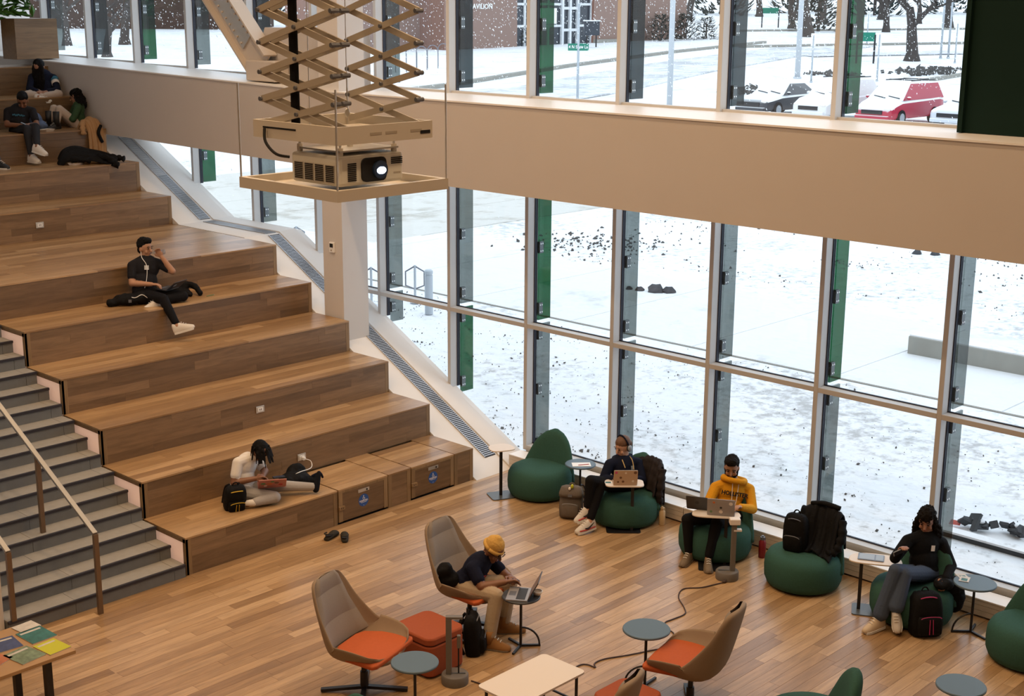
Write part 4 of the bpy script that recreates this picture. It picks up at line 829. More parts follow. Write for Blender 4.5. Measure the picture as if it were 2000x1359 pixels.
# round side tables
def round_table(x, y, h, r, topm, label, rz=0.0):
    t = thing('round_side_table', label, 'table', (x, y, 0), rz, 'round side tables'); MB().lathe([(r - 0.006, h - 0.022), (r, h - 0.018), (r, h - 0.006), (r - 0.006, h)], n=40).build('top', topm, t, auto=40); MB().tube([(0, 0, 0.02), (0, 0, h - 0.02)], 0.014, 10).build('pole', 'black_metal', t)
    for k, a in enumerate((0.3, 2.4, 4.5)): MB().beam((0, 0, 0.016), (0.2 * math.cos(a), 0.2 * math.sin(a), 0.010), 0.022, 0.02).build('leg', 'black_metal', t)
    a = 0.3; MB().tube([(0.19 * math.cos(a) * math.cos(b), 0.19 * math.sin(a) * math.cos(b), 0.02 + 0.19 * math.sin(b)) for b in np.linspace(0, PI / 2, 9)], 0.010, 6).build('curved_stay', 'black_metal', t); return t
round_table(0.40, -1.57, 0.51, 0.20, 'table_slate_sky', 'slate round side table holding a paper and red pencil by the green chairs')
round_table(0.279, -7.02, 0.56, 0.215, 'table_slate_sky', 'slate round side table with leaflets beside the jeans wearer', 2.0)
round_table(-3.0, -5.33, 0.60, 0.225, 'table_slate_sky', 'slate round side table in front of the empty tan chair with a cord beneath', 1.9)
round_table(-4.95, -4.24, 0.58, 0.215, 'table_slate_sky', 'slate round side table in front of the orange pouf', 1.9)
round_table(-3.21, -3.91, 0.56, 0.195, 'table_dark', 'black round side table holding a laptop and a white bowl', -1.0); round_table(-1.90, -7.94, 0.56, 0.215, 'table_slate_sky', 'slate round side table standing alone past the black backpack')
# white laptop tables
def laptop_table(x, y, h, sx, sy, rz, label, pole=(0, 0), base=(0.19, 0.16), basem='base_slate', r=0.06, pick=False, off=(0, 0)):
    t = thing('laptop_table', label, 'table', (x, y, 0), rz, 'white laptop tables'); mb = MB()
    if pick: poly = [(sx * math.copysign(abs(math.cos(a)) ** 0.62, math.cos(a)) * (1 - 0.16 * math.sin(a)) + off[0], sy * math.copysign(abs(math.sin(a)) ** 0.72, math.sin(a)) + off[1]) for a in np.linspace(0, 2 * PI, 36, endpoint=False)]
    else: poly = [(u + off[0], v + off[1]) for u, v in rrect(-sx, sx, -sy, sy, r)]
    mb.prism(poly, h - 0.016, h); mb.build('top', 'table_white', t, bevel=0.004)
    MB().box(pole[0] - 0.018, pole[0] + 0.018, pole[1] - 0.012, pole[1] + 0.012, 0.01, h - 0.015).build('pole', 'black_metal', t); MB().rr_plate(-base[0], base[0], -base[1], base[1], 0, 0.012, 0.035).build('base', basem, t); return t
laptop_table(-0.19, -0.71, 0.67, 0.165, 0.15, -0.81 + 0.35, 'white square laptop table standing alone at the end of the seating', base=(0.155, 0.15), pick=True)
laptop_table(-0.02, -2.64, 0.62, 0.235, 0.13, -0.81, 'white laptop table holding a gold laptop over the green chair', (0.10, -0.03), (0.21, 0.10), 'black_metal', 0.07)
laptop_table(-0.16, -4.10, 0.655, 0.27, 0.135, -0.81 - 0.12, 'white curved laptop table in front of the yellow hoodie', (0.12, 0.05), (0.18, 0.15), 'black_metal', pick=True)
laptop_table(0.0, -5.97, 0.60, 0.27, 0.15, -0.81 - 0.25, 'white laptop table with a tablet beside the jeans wearer', (-0.08, 0.0), (0.15, 0.15), pick=True, off=(0.06, 0))
# power towers
def tower(x, y, ang, h, label, tray=False):
    t = thing('power_tower', label, 'power tower', (x, y, 0), ang, 'grey mobile power towers'); MB().lathe([(0.128, 0.0), (0.13, 0.01), (0.13, 0.085), (0.122, 0.095)], n=36).build('base', 'tower_grey', t, auto=40)
    MB().beam((-0.05, 0, 0.09), (0.10, 0, 0.098), 0.02, 0.012).build('base_ridge', 'base_slate', t); MB().box(-0.085, -0.03, -0.028, 0.028, 0.09, h).build('post', 'tower_grey', t, bevel=0.006)
    if tray: MB().box(-0.12, 0.0, -0.05, 0.05, h - 0.05, h + 0.02).build('power_head', 'off_white', t, bevel=0.01); MB().box(-0.14, -0.05, -0.03, 0.03, h - 0.13, h - 0.11).build('hook_shelf', 'off_white', t)
    else: MB().box(-0.085, 0.075, -0.028, 0.028, h, h + 0.025).build('arm', 'tower_grey', t, bevel=0.004); MB().tube([(0.035, 0, 0.10), (0.035, 0, h - 0.2)], 0.008, 6).build('charging_cable', 'black', t); MB().box(0.02, 0.055, -0.02, 0.02, h - 0.30, h - 0.17).build('plug', 'tower_grey', t, bevel=0.006)
    return t
tower(-4.20, -3.98, -0.81, 0.66, 'grey mobile power tower beside the orange pouf'); tower(-0.33, -4.40, -0.81 + PI, 0.70, 'grey mobile power tower with white head by the yellow hoodie table', True)
mat('cord_brown', (0.06, 0.035, 0.03), 0.6)
def smooth_pts(P_, n=5):
    P_ = [Vector(q) for q in P_]; out = []
    for i in range(len(P_) - 1):
        p0, p1, p2, p3 = P_[max(i - 1, 0)], P_[i], P_[i + 1], P_[min(i + 2, len(P_) - 1)]
        for k in range(n): t = k / n; out.append(0.5 * ((2 * p1) + (p2 - p0) * t + (2 * p0 - 5 * p1 + 4 * p2 - p3) * t * t + (3 * p1 - p0 - 3 * p2 + p3) * t ** 3))
    return out + [P_[-1]]
ec = thing('extension_cord', 'brown power cord snaking over the floor between the two power towers', 'cord', (0, 0, 0)); MB().tube(smooth_pts([(x, y, 0.008) for x, y in [(-0.46, -4.46), (-0.55, -4.43), (-0.76, -4.36), (-0.93, -4.24), (-1.14, -4.33), (-1.31, -4.53), (-1.44, -4.64), (-1.63, -4.63), (-1.76, -4.62), (-1.86, -4.72), (-1.92, -4.86), (-2.2, -4.97), (-2.38, -4.91), (-2.62, -4.81), (-2.84, -4.7), (-2.98, -4.69), (-3.04, -4.75), (-3.05, -4.66), (-3.12, -4.61), (-3.4, -4.62), (-3.7, -4.6), (-4.0, -4.35), (-4.08, -4.08)]]), 0.007, 6).build('cable', 'cord_brown', ec); MB().ell((-0.46, -4.46, 0.02), (0.03, 0.02, 0.018)).build('plug', 'cord_brown', ec)
# reading table at the left with magazines and a box
mat('maple', (0.40, 0.24, 0.11), 0.45, noise=0.1, nscale=6)
t = thing('reading_table', 'wooden reading table with black legs at the foot of the stairs', 'table', (-8.0, -1.72, 0)); MB().box(-1.0, 0.92, -0.42, 0.42, 0.685, 0.72).build('top', 'maple', t, bevel=0.004); 
for sx, sy in ((0.70, -0.3), (0.70, 0.3), (-0.85, -0.3), (-0.85, 0.3)): MB().box(sx - 0.03, sx + 0.03, sy - 0.03, sy + 0.03, 0, 0.685).build('leg', 'black_metal', t)
MB().box(-0.8, 0.65, -0.02, 0.02, 0.60, 0.685).build('apron', 'maple', t)
mat('mag_yellow', (0.50, 0.50, 0.01), 0.5); mat('mag_teal', (0.03, 0.14, 0.13), 0.5, noise=0.7, nscale=14); mat('mag_green', (0.16, 0.22, 0.14), 0.5, noise=0.8, nscale=20); mat('mag_blue', (0.05, 0.07, 0.17), 0.5, noise=0.5, nscale=18); mat('mag_rust', (0.42, 0.14, 0.06), 0.5, noise=0.5, nscale=15); mat('mag_pale', (0.55, 0.52, 0.48), 0.5, noise=0.3, nscale=16)
def magazine(x, y, rz, w, d, m, label, z=0.72, th=0.008):
    o = thing('magazine', label, 'magazine', (x, y, z), rz, 'magazines on the reading table'); MB().box(-w / 2, w / 2, -d / 2, d / 2, 0.001, th - 0.001).build('pages', 'white', o); MB().box(-w / 2 - 0.002, w / 2 + 0.002, -d / 2 - 0.002, d / 2 + 0.002, th - 0.001, th).build('cover', m, o); MB().box(-w / 2 + 0.02, w / 2 - 0.02, d / 2 - 0.06, d / 2 - 0.03, th, th + 0.0006).build('masthead', 'mag_pale', o)
magazine(-7.20, -1.94, 0.1, 0.21, 0.26, 'mag_yellow', 'bright yellow magazine at the table corner'); magazine(-7.18, -1.62, 0.05, 0.24, 0.29, 'mag_teal', 'teal magazine next to the yellow one'); magazine(-7.45, -1.92, 0.15, 0.24, 0.28, 'mag_green', 'leafy green magazine at the table edge'); magazine(-7.47, -1.60, -0.1, 0.23, 0.26, 'mag_blue', 'dark blue magazine in the middle of the reading table'); magazine(-7.68, -1.80, 0.4, 0.2, 0.26, 'mag_rust', 'rust coloured magazine beside the pink box'); magazine(-7.16, -1.40, 0.1, 0.2, 0.16, 'mag_pale', 'pale leaflet at the far edge of the reading table')
mat('box_pink', (0.42, 0.10, 0.16), 0.5); mat('box_red', (0.20, 0.025, 0.03), 0.5)
t = thing('pink_box', 'dark red box with a pink lid on the reading table', 'box', (-7.93, -1.98, 0.72), 0.1); MB().box(-0.14, 0.14, -0.11, 0.11, 0, 0.10).build('body', 'box_red', t); MB().box(-0.145, 0.145, -0.115, 0.115, 0.115, 0.145).build('lid', 'box_pink', t); MB().box(-0.14, 0.14, -0.11, 0.11, 0.10, 0.115).build('gap', 'black', t)
# leafy plant at the top of the seating
mat('leaf_green', (0.06, 0.17, 0.02), 0.5, vary=0.0, noise=0.4, nscale=5)
pt = thing('leafy_plant', 'bushy green plant growing in the oak planter', 'plant', (-0.75, 11.35, 5.95)); q = random.Random(4)
MB().tube([(0, 0, 0), (0.05, 0, 0.5)], 0.03, 6).build('stem', 'bark', pt)
lf = MB().add([(0, -0.02, 0), (0.10, -0.045, 0.02), (0.24, 0, 0.0), (0.10, 0.045, 0.02), (0.11, 0, -0.012)], [(0, 1, 4), (1, 2, 4), (2, 3, 4), (3, 0, 4)]).mesh('leaf', False, ('leaf_green',))
for k in range(200):
    u = q.uniform(-0.75, 0.75); inst(lf, 'leaf', pt, (u, q.uniform(-0.25, 0.2), q.uniform(0.02, 0.55)), (1.2, 1.2, 1.2), (q.uniform(-0.6, 0.6), q.uniform(-0.9, 0.5), q.uniform(0, 6.28)))

# ------------------------------------------------------------------ ceiling projector on its scissor lift
mat('lift_cream', (0.68, 0.62, 0.53), 0.5); mat('lift_arm', (0.46, 0.40, 0.32), 0.5); mat('proj_body', (0.74, 0.71, 0.62), 0.45); mat('lens_glow', (0.9, 0.95, 1.0), 0.3, emit=(0.75, 0.9, 1.0), estr=14.0); mat('lens_glass', (0.02, 0.04, 0.08), 0.05, coat=0.5)
pj = thing('projector_lift', 'cream ceiling projector hanging on a scissor lift with a square tray', 'projector lift', (-7.51, -6.45, 5.20), 0.0)
# local frame: near corner of the tray at the origin, tray spans +x (1.0) and +y (1.07)
TW, TD = 0.86, 0.93
MB().box(0, TW, 0, TD, -0.008, 0.0).build('tray', 'lift_cream', pj)
for a in ((0, TW, -0.012, 0.02), (0, TW, TD - 0.02, TD + 0.012)): MB().box(a[0] - 0.012, a[1] + 0.012, a[2], a[3], -0.022, 0.045).build('tray_rim', 'lift_cream', pj)
for a in ((-0.012, 0.02), (TW - 0.02, TW + 0.012)): MB().box(a[0], a[1], 0.02, TD - 0.02, -0.022, 0.045).build('tray_rim', 'lift_cream', pj)
fx0, fx1, fy0, fy1, fz = 0.02, 0.77, 0.02, 0.82, 0.30
for a in ((fx0, fx1, fy0, fy0 + 0.02), (fx0, fx1, fy1 - 0.02, fy1)): MB().box(*a, fz, fz + 0.105).build('frame_plate', 'lift_cream', pj)
for a in ((fx0, fx0 + 0.02), (fx1 - 0.02, fx1)): MB().box(*a, fy0 + 0.02, fy1 - 0.02, fz, fz + 0.105).build('frame_plate', 'lift_cream', pj)
MB().box(fx0 + 0.05, fx1 - 0.05, fy0 + 0.5, fy0 + 0.62, fz + 0.02, fz + 0.05).build('cross_rail', 'lift_cream', pj)
for xx in (0.30, 0.42, 0.62): MB().box(fx0 + xx - 0.05, fx0 + xx + 0.04, fy0 - 0.002, fy0, fz + 0.045, fz + 0.06).build('lettering_strip', 'lift_arm', pj)
MB().box(fx1 - 0.10, fx1 - 0.02, fy0 - 0.003, fy0, fz + 0.03, fz + 0.05).build('slot', 'black', pj); MB().box(fx0 - 0.003, fx0, 0.40, 0.72, fz + 0.06, fz + 0.07).build('slot', 'black', pj)
for xx, yy in ((-0.005, -0.005), (TW, -0.005), (-0.005, TD), (TW, TD)):
    MB().tube([(xx, yy, 0.0), (xx, yy, 0.62)], 0.006, 6).build('hanger_rod', 'steel_plate', pj)
# projector
pr = MB().box(0.10, 0.60, 0.10, 0.56, 0.045, 0.225).build('projector_body', 'proj_body', pj, bevel=0.02); px_, py_ = 0.10, 0.10
for k in range(4):
    fr = MB().box(0.096, 0.10, 0.145 + k * 0.098, 0.145 + k * 0.098 + 0.085, 0.065, 0.17).build('vent', 'lift_arm', pj)
    for j in range(9): MB().box(0.0935, 0.097, 0.150 + k * 0.098, 0.150 + k * 0.098 + 0.075, 0.071 + j * 0.011, 0.077 + j * 0.011).build('vent_slot', 'soft_black', fr)
for j in range(10): MB().box(0.16, 0.225, 0.096, 0.101, 0.075 + j * 0.011, 0.081 + j * 0.011).build('vent_slot', 'soft_black', pr)
for j in range(4): MB().box(0.50, 0.59, 0.096, 0.101, 0.155 + j * 0.011, 0.161 + j * 0.011).build('vent_slot', 'soft_black', pr)
ln = MB().prism(rrect(0.262, 0.455, 0.062, 0.205, 0.035), 0.088, 0.101, 'y').build('lens_panel', 'black', pr)
MB().tube([(0.395, 0.088, 0.13), (0.395, 0.070, 0.13)], 0.055, 24).build('lens_ring', 'lens_glass', ln); MB().ell((0.398, 0.069, 0.126), (0.036, 0.004, 0.022)).build('lens_light', 'lens_glow', ln, smooth=True); MB().box(0.52, 0.575, 0.0985, 0.1005, 0.095, 0.105).build('badge', 'lift_arm', pr)
for xx, yy in ((0.14, 0.14), (0.56, 0.14), (0.14, 0.52), (0.35, 0.3)): MB().tube([(xx, yy, 0.22), (xx, yy, 0.27)], 0.018, 10).build('mount_post', 'lift_cream', pj); MB().tube([(xx, yy, 0.27), (xx, yy, 0.31)], 0.008, 8).build('mount_bolt', 'steel_plate', pj)
MB().box(0.12, 0.58, 0.12, 0.50, 0.245, 0.255).build('mount_plate', 'steel_plate', pj)
MB().tube(smooth_pts([(0.0, 0.68, 0.36), (-0.01, 0.66, 0.28), (0.02, 0.60, 0.21), (0.09, 0.56, 0.19)]), 0.009, 6).build('power_lead', 'black', pj)
# scissor arms: two pairs of lattices, in planes facing the tray's near and far sides
def lattice(y, x0, x1, lev, par, zs):
    for k in range(len(zs) - 1):
        za, zb = zs[k], zs[k + 1]; 
        for s in (0, 1):
            xa, xb = (x0, x1) if s else (x1, x0); MB().beam((xa, y + 0.014 * s, za), (xb, y + 0.014 * s, zb), 0.012, 0.034, up=(0, 1, 0)).build('scissor_arm', 'lift_arm', par)
        for xx in (x0, x1): MB().tube([(xx, y - 0.02, zb), (xx, y + 0.04, zb)], 0.014, 8).build('pivot', 'galv_dark', par)
        MB().tube([((x0 + x1) / 2, y - 0.02, (za + zb) / 2), ((x0 + x1) / 2, y + 0.035, (za + zb) / 2)], 0.012, 8).build('pivot', 'galv_dark', par)
ZS = [fz + 0.08]
for dz_ in (0.15, 0.16, 0.175, 0.19, 0.20, 0.21, 0.22, 0.24, 0.26, 0.28, 0.30, 0.33, 0.36, 0.40, 0.42): ZS.append(ZS[-1] + dz_)
def lattice_y(x, y0, y1, par, zs):
    for k in range(len(zs) - 1):
        za, zb = zs[k], zs[k + 1]
        for s in (0, 1):
            ya, yb = (y0, y1) if s else (y1, y0); MB().beam((x + 0.014 * s, ya, za), (x + 0.014 * s, yb, zb), 0.038, 0.012, up=(1, 0, 0)).build('scissor_arm', 'lift_arm', par)
        for yy in (y0, y1): MB().tube([(x - 0.02, yy, zb), (x + 0.04, yy, zb)], 0.014, 8).build('pivot', 'galv_dark', par)
        MB().tube([(x - 0.02, (y0 + y1) / 2, (za + zb) / 2), (x + 0.035, (y0 + y1) / 2, (za + zb) / 2)], 0.012, 8).build('pivot', 'galv_dark', par)
lattice_y(0.05, 0.07, 0.76, pj, ZS); lattice_y(0.15, 0.10, 0.79, pj, ZS); lattice_y(0.70, 0.07, 0.72, pj, ZS)
MB().tube([(0.10, 0.50, fz), (0.10, 0.51, 4.42)], 0.028, 10).build('cable_sleeve', 'soft_black', pj)
MB().tube([(0.55, 0.56, fz + 0.06), (0.55, 0.56, 4.42)], 0.003, 5).build('hoist_wire', 'steel_plate', pj); MB().tube([(0.30, 0.62, fz + 0.06), (0.30, 0.62, 4.42)], 0.003, 5).build('hoist_wire', 'steel_plate', pj)
MB().ell((0.55, 0.56, fz + 0.13), (0.02, 0.008, 0.03)).build('hoist_hook', 'steel_plate', pj)
MB().box(0.0, 0.9, 0.0, 0.9, 4.42, 4.58).build('ceiling_box', 'lift_cream', pj)
# ================================================================== people
mat('skin_pale', (0.56, 0.32, 0.22), 0.55); mat('skin_olive', (0.40, 0.21, 0.125), 0.55); mat('skin_brown', (0.20, 0.085, 0.042), 0.5); mat('skin_tan', (0.34, 0.165, 0.10), 0.55)
mat('hair_black', (0.0045, 0.004, 0.0045), 0.75, bump=0.5, bscale=70); mat('hair_brown', (0.13, 0.06, 0.028), 0.6, bump=0.4, bscale=80); mat('hair_darkbrown', (0.007, 0.005, 0.0045), 0.75, bump=0.5, bscale=70)
mat('navy_knit', (0.008, 0.011, 0.027), 0.85, bump=0.2, bscale=50); mat('navy_tee', (0.007, 0.009, 0.024), 0.85); mat('charcoal_tee', (0.014, 0.014, 0.018), 0.85); mat('white_tee', (0.72, 0.68, 0.64), 0.8); mat('mustard_fleece', (0.66, 0.30, 0.015), 0.85, bump=0.25, bscale=45); mat('black_fleece', (0.006, 0.006, 0.007), 0.9, bump=0.25, bscale=45); mat('green_knit', (0.035, 0.075, 0.038), 0.85)
mat('black_trouser', (0.006, 0.006, 0.008), 0.8); mat('khaki', (0.40, 0.31, 0.215), 0.8, bump=0.25, bscale=30); mat('grey_sweat', (0.36, 0.34, 0.33), 0.85, bump=0.2, bscale=30); mat('blue_jean', (0.062, 0.085, 0.135), 0.85, bump=0.2, bscale=40); mat('pale_trouser', (0.45, 0.37, 0.31), 0.8); mat('dark_grey_trouser', (0.024, 0.025, 0.03), 0.85); mat('light_jean', (0.10, 0.14, 0.24), 0.85); mat('blue_jacket', (0.03, 0.09, 0.16), 0.8, noise=0.3, nscale=20)
mat('shoe_white', (0.66, 0.62, 0.57), 0.6); mat('shoe_cream', (0.62, 0.50, 0.36), 0.6); mat('shoe_tan', (0.20, 0.155, 0.11), 0.8, bump=0.3, bscale=60); mat('boot_tan', (0.30, 0.15, 0.055), 0.7); mat('boot_black', (0.010, 0.010, 0.011), 0.5); mat('sole_white', (0.72, 0.70, 0.66), 0.7); mat('shoe_red', (0.42, 0.05, 0.04), 0.6); mat('sock_black', (0.008, 0.009, 0.014), 0.9); mat('beanie_yellow', (0.60, 0.36, 0.10), 0.85, bump=0.3, bscale=60); mat('cup_blue', (0.30, 0.36, 0.44), 0.4)
IMR = Vector((0.69, -0.724, 0)); TOC = Vector((-0.72, -0.69, 0))
PEOPLE = {
'headphones': {'pelvis': [0.314, -2.397, 0.437], 'chest': [0.309, -2.351, 0.651], 'neck': [0.324, -2.342, 0.79], 'head': [0.313, -2.338, 0.935], 'shR': [0.131, -2.276, 0.731], 'shL': [0.501, -2.434, 0.697], 'elR': [0.009, -2.279, 0.566], 'elL': [0.419, -2.573, 0.518], 'wrR': [-0.029, -2.495, 0.645], 'wrL': [0.113, -2.609, 0.645], 'hipR': [0.187, -2.337, 0.451], 'hipL': [0.397, -2.446, 0.435], 'knR': [-0.267, -2.315, 0.626], 'knL': [-0.131, -2.361, 0.568], 'anR': [-0.323, -2.309, 0.281], 'anL': [-0.355, -2.379, 0.137]},
'hoodie': {'pelvis': [0.314, -3.906, 0.437], 'chest': [0.389, -3.913, 0.689], 'neck': [0.424, -3.916, 0.865], 'head': [0.397, -3.905, 1.022], 'shR': [0.249, -3.793, 0.782], 'shL': [0.575, -4.046, 0.738], 'elR': [0.049, -3.824, 0.625], 'elL': [0.447, -4.189, 0.562], 'wrR': [-0.015, -4.046, 0.685], 'wrL': [0.135, -4.222, 0.68], 'hipR': [0.211, -3.849, 0.458], 'hipL': [0.362, -4.001, 0.447], 'knR': [-0.241, -3.762, 0.506], 'knL': [-0.084, -4.060, 0.50], 'anR': [-0.25, -3.806, 0.097], 'anL': [-0.221, -4.058, 0.094]},
'jeans': {'pelvis': [0.336, -6.416, 0.464], 'chest': [0.362, -6.385, 0.729], 'neck': [0.406, -6.401, 0.895], 'head': [0.385, -6.388, 1.035], 'shR': [0.193, -6.289, 0.832], 'shL': [0.559, -6.491, 0.76], 'elR': [-0.036, -6.276, 0.7], 'elL': [0.514, -6.644, 0.559], 'wrR': [-0.108, -6.364, 0.826], 'wrL': [0.265, -6.706, 0.498], 'hipR': [0.212, -6.366, 0.476], 'hipL': [0.398, -6.473, 0.453], 'knR': [-0.199, -6.378, 0.643], 'knL': [-0.136, -6.454, 0.609], 'anR': [-0.335, -6.301, 0.117], 'anL': [-0.285, -6.453, 0.249]},
'beanie': {'pelvis': [-3.32, -3.221, 0.500], 'chest': [-3.235, -3.285, 0.658], 'neck': [-3.163, -3.35, 0.799], 'head': [-3.10, -3.408, 0.871], 'shR': [-3.367, -3.383, 0.735], 'shL': [-3.008, -3.282, 0.688], 'elR': [-3.394, -3.541, 0.593], 'elL': [-2.968, -3.457, 0.569], 'wrR': [-3.203, -3.678, 0.625], 'wrL': [-3.063, -3.617, 0.620], 'hipR': [-3.388, -3.301, 0.503], 'hipL': [-3.232, -3.232, 0.491], 'knR': [-3.351, -3.702, 0.533], 'knL': [-3.009, -3.565, 0.512], 'anR': [-3.463, -3.707, 0.101], 'anL': [-3.10, -3.561, 0.094]},
'dreads': {'pelvis': [-3.354, 0.606, 0.573], 'chest': [-3.284, 0.601, 0.824], 'neck': [-3.205, 0.556, 0.972], 'head': [-3.144, 0.482, 1.046], 'shR': [-3.425, 0.536, 0.942], 'shL': [-3.089, 0.658, 0.897], 'elR': [-3.52, 0.493, 0.722], 'elL': [-3.06, 0.503, 0.752], 'wrR': [-3.311, 0.343, 0.761], 'wrL': [-3.19, 0.365, 0.763], 'hipR': [-3.406, 0.513, 0.558], 'hipL': [-3.255, 0.618, 0.554], 'knR': [-3.186, 0.152, 0.541], 'knL': [-2.94, 0.34, 0.575], 'anR': [-3.45, 0.233, 0.521], 'anL': [-2.60, 0.10, 0.535]},
'drinking': {'pelvis': [-2.472, 3.943, 2.37], 'chest': [-2.404, 3.971, 2.685], 'neck': [-2.401, 4.025, 2.842], 'head': [-2.381, 4.018, 2.972], 'shR': [-2.567, 4.064, 2.746], 'shL': [-2.239, 3.873, 2.751], 'elR': [-2.642, 3.971, 2.522], 'elL': [-2.174, 3.686, 2.665], 'wrR': [-2.476, 3.746, 2.517], 'wrL': [-2.275, 3.775, 2.869], 'hipR': [-2.541, 3.963, 2.358], 'hipL': [-2.396, 3.886, 2.353], 'knR': [-2.482, 3.465, 2.353], 'knL': [-2.13, 3.526, 2.332], 'anR': [-2.462, 3.19, 2.024], 'anL': [-2.498, 3.584, 2.313]},
'navyhood': {'pelvis': [-0.365, 10.285, 4.692], 'chest': [-0.342, 10.324, 4.905], 'neck': [-0.384, 10.331, 5.047], 'head': [-0.421, 10.279, 5.145], 'shR': [-0.521, 10.378, 4.962], 'shL': [-0.172, 10.254, 4.946], 'elR': [-0.66, 10.23, 4.781], 'elL': [-0.228, 10.045, 4.752], 'wrR': [-0.614, 10.042, 4.742], 'wrL': [-0.468, 9.982, 4.739], 'hipR': [-0.442, 10.287, 4.678], 'hipL': [-0.292, 10.224, 4.675], 'knR': [-0.768, 10.098, 4.693], 'knL': [-0.287, 9.914, 4.691], 'anR': [-0.459, 9.955, 4.657], 'anL': [-0.652, 9.941, 4.657]},
'phone': {'pelvis': [-1.359, 9.335, 4.167], 'chest': [-1.322, 9.363, 4.414], 'neck': [-1.302, 9.345, 4.548], 'head': [-1.29, 9.278, 4.659], 'shR': [-1.477, 9.457, 4.479], 'shL': [-1.151, 9.238, 4.479], 'elR': [-1.579, 9.323, 4.272], 'elL': [-1.188, 9.056, 4.262], 'wrR': [-1.449, 9.079, 4.273], 'wrL': [-1.353, 9.001, 4.282], 'hipR': [-1.42, 9.361, 4.164], 'hipL': [-1.305, 9.269, 4.163], 'knR': [-1.466, 8.871, 4.227], 'knL': [-1.327, 8.845, 4.252], 'anR': [-1.502, 8.723, 3.799], 'anL': [-1.476, 8.557, 3.964]},
'boots': {'pelvis': [-0.248, 9.422, 4.188], 'chest': [-0.215, 9.42, 4.415], 'neck': [-0.196, 9.44, 4.547], 'head': [-0.214, 9.453, 4.662], 'shR': [-0.293, 9.284, 4.477], 'shL': [-0.188, 9.567, 4.472], 'elR': [-0.412, 9.263, 4.300], 'elL': [-0.281, 9.57, 4.315], 'wrR': [-0.472, 9.428, 4.381], 'wrL': [-0.363, 9.547, 4.385], 'hipR': [-0.290, 9.344, 4.188], 'hipL': [-0.247, 9.496, 4.192], 'knR': [-0.592, 9.367, 4.478], 'knL': [-0.574, 9.584, 4.477], 'anR': [-0.680, 9.331, 4.224], 'anL': [-0.685, 9.583, 4.221]},
'bluejacket': {'pelvis': [-2.08, 9.25, 4.26], 'chest': [-2.03, 9.25, 4.50], 'neck': [-2.0, 9.22, 4.65], 'head': [-1.99, 9.17, 4.76], 'shR': [-2.17, 9.34, 4.57], 'shL': [-1.89, 9.13, 4.56], 'elR': [-2.26, 9.24, 4.36], 'elL': [-1.93, 8.97, 4.35], 'wrR': [-2.24, 8.97, 4.36], 'wrL': [-2.13, 8.87, 4.36], 'hipR': [-2.14, 9.24, 4.25], 'hipL': [-2.02, 9.15, 4.25], 'knR': [-2.27, 8.81, 4.22], 'knL': [-2.16, 8.74, 4.22], 'anR': [-2.30, 8.68, 3.78], 'anL': [-2.16, 8.56, 3.76]},
}
def shoe(parent, ank, d, m, L=0.27, hi=0.0, solem='sole_white', up=(0, 0, 1), s=1.0):
    d = Vector(d).normalized(); u = Vector(up); u = (u - d * u.dot(d)).normalized(); l = u.cross(d); a = Vector(ank); mb = MB(); rings = []
    st = [(-0.070, 0.028, 0.020, 0.105), (-0.058, 0.038, 0.0, 0.128), (-0.01, 0.042, 0.0, 0.130), (0.040, 0.043, 0.0, 0.118), (0.095, 0.047, 0.0, 0.086), (0.145, 0.047, 0.0, 0.066), (0.185, 0.036, 0.0, 0.050), (0.205, 0.018, 0.006, 0.034)]
    for x, w, z0, z1 in st:
        rings.append([a + d * (x * s) + l * (w * s * cx_) + u * (((z0 + (z1 - z0) * cz_) - 0.085) * s) for cx_, cz_ in ((-1, 0.1), (-0.85, 0), (0.85, 0), (1, 0.1), (0.95, 0.55), (0.45, 1.0), (-0.45, 1.0), (-0.95, 0.55))])
    mb.loft(rings); o = mb.build('shoe', m, parent, smooth=True, sub=1)
    sb = MB(); sb.loft([[a + d * (x * s) + l * (w * 1.08 * s * sx_) + u * ((z - 0.085) * s) for sx_, z in ((-1, -0.012), (1, -0.012), (1, 0.012), (-1, 0.012))] for x, w, _, _ in st[1:-1]]); sb.build('sole', solem, o)
    lc = MB()
    for k in range(3): q = a + d * ((0.06 + 0.025 * k) * s) + u * ((0.112 - 0.016 * k - 0.085) * s); lc.tube([q - l * 0.022 * s, q + u * 0.006 * s, q + l * 0.022 * s], 0.004 * s, 5)
    lc.build('laces', 'sole_white', o)
    if hi: MB().tube([a + u * (-0.03), a + u * hi], [0.052 * s, 0.055 * s], 12).build('shaft', m, o, smooth=True)
    return o
